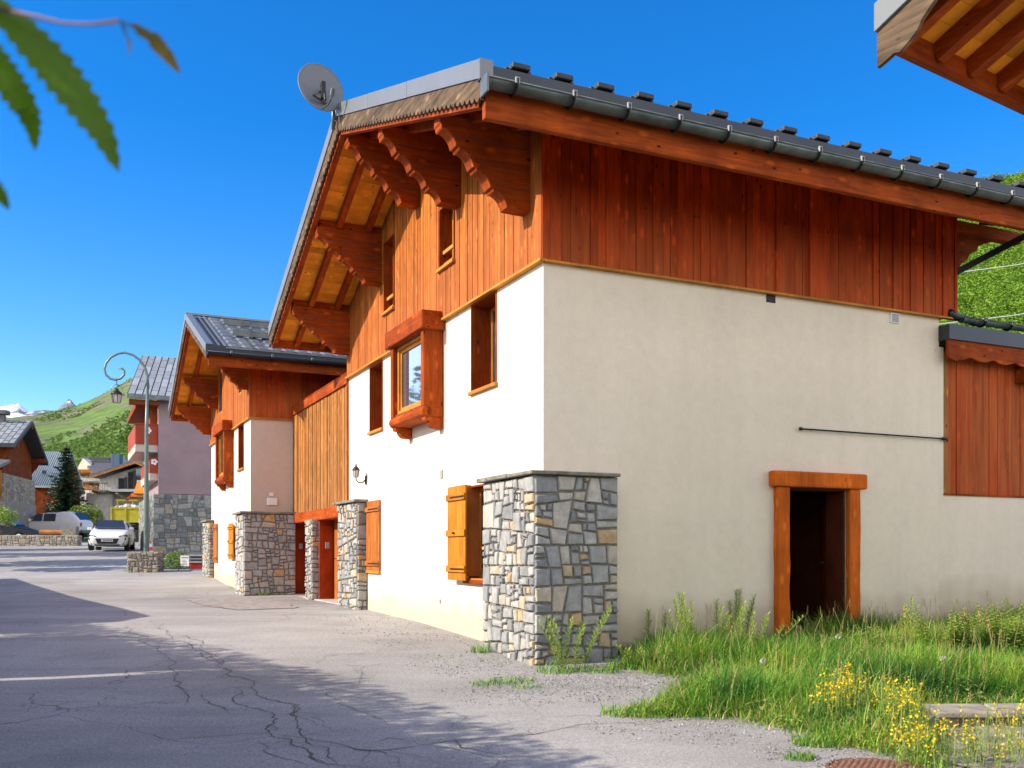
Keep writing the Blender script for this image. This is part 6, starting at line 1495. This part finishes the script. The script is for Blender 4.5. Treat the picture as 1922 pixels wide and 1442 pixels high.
# ================================================================== ACROSS THE STREET (outside the frame; shades the road)
def shade_house(name, label, p0, p1, h, depth, zb, seed):
    """house with its ridge along p0-p1; the ridge throws the shadow edge"""
    dx, dy = p1[0] - p0[0], p1[1] - p0[1]; L = math.hypot(dx, dy); rot = math.atan2(dy, dx); T = Thing(name, label, 'house', p0[0], p0[1], rot, zb)
    hw = depth / 2
    m = MB(); m.prism([(0.4, -hw, zb - .5), (0.4, hw, zb - .5), (0.4, hw, zb + h - 1.6), (.4, 0, zb + h - .2), (0.4, -hw, zb + h - 1.6)], (L - .8, 0, 0)); m.build('wall', 'plaster', T)
    m = MB()
    for s in (1, -1): m.prism([(0, 0, zb + h), (0, s * (hw + .7), zb + h - 1.9), (0, s * (hw + .7), zb + h - 2.1), (0, 0, zb + h - .2)], (L, 0, 0))
    m.build('roof', 'slate', T)
    n = int(L / 2.6)
    for i in range(n):
        x = 1.2 + i * 2.6; m = MB(); m.box(x, x + .9, -hw - .03, -hw + .02, zb + 1.0, zb + 2.2); m.build('window', 'pane_dark', T)
    return T
k = 1.0 / .62
def src(gx_, gy_, h):    # where an edge h above the ground must stand to throw its shadow on (gx_,gy_)
    d = Vector((SUNV.x, SUNV.y, 0)) / SUNV.z * h; return (gx_ + d.x, gy_ + d.y)
a, b = src(-5.9, 15.2, 5.6), src(-13.6, 27.0, 5.6)
shade_house('neighbour_house', 'cream house across the street with slate roof', a, b, 5.6, 6.0, -1.2, 1)
# garden hedge and small trees in front of it, nearer the camera
T = Thing('tall_hedge', 'tall ragged hedge across the street, outside the view', 'hedge', 0, 0, 0, -1.5, sub=src(-2, 10, 3.7))
m, mc = MB(), MB(); line = [(-7.9, 17.2, 4.9), (-6.9, 15.6, 4.8), (-5.3, 13.6, 4.3), (-3.7, 12.0, 4.0), (-2.1, 10.1, 3.7), (-.9, 8.1, 3.5), (.1, 6.4, 3.4), (1.2, 4.2, 3.4), (2.2, 2.0, 3.4), (3.2, -1, 3.4)]
for (x1, y1, h1), (x2, y2, h2) in zip(line, line[1:]):
    n_ = max(2, int(math.hypot(x2 - x1, y2 - y1) / .42))
    for j in range(n_):
        t_ = j / n_; gx_, gy_, hh_ = x1 + (x2 - x1) * t_, y1 + (y2 - y1) * t_, h1 + (h2 - h1) * t_ + .25 * mnoise.noise(Vector((gx_ if False else j * 1.7 + x1, y1, 0)))
        hh_ += .45; q = src(gx_ + .55, gy_, hh_); slit = min(abs(gy_ - 13.85), abs(gy_ - 10.95)) < .27  # slits shaped to let light strips fall on the road
        if not slit: mc.lathe((q[0] - .3, q[1], -1.5), [(.35, 0), (.4, hh_ * .5), (.36, hh_ - .35), (.0, hh_ - .15)], 9)
        for zz_ in (() if slit else (.12, .3, .5, .68, .84)): leafcloud(m, (q[0] - .3, q[1], -1.5 + hh_ * zz_), .7, .36, hh_ * .17, 110, .06)
        leafcloud(m, (q[0] - .1, q[1], -1.5 + hh_ - .3), .6, .45, .42, 420, .055)
mc.build('shadow_core', 'conifer', T); m.build('foliage', 'tree_leaf', T)  # unseen solid core added to close the hedge's shadow
for i, (x, y) in enumerate(((-22, 31), (-27, 38), (-33, 44))): tree(['tall tree just behind the house across the street', 'middle one of the tall trees across the street', 'farthest tall tree across the street'][i], x, y, -1, 9.3, 3.2, n=4500, ls=.2, seed=60 + i, group='tall trees across the street')
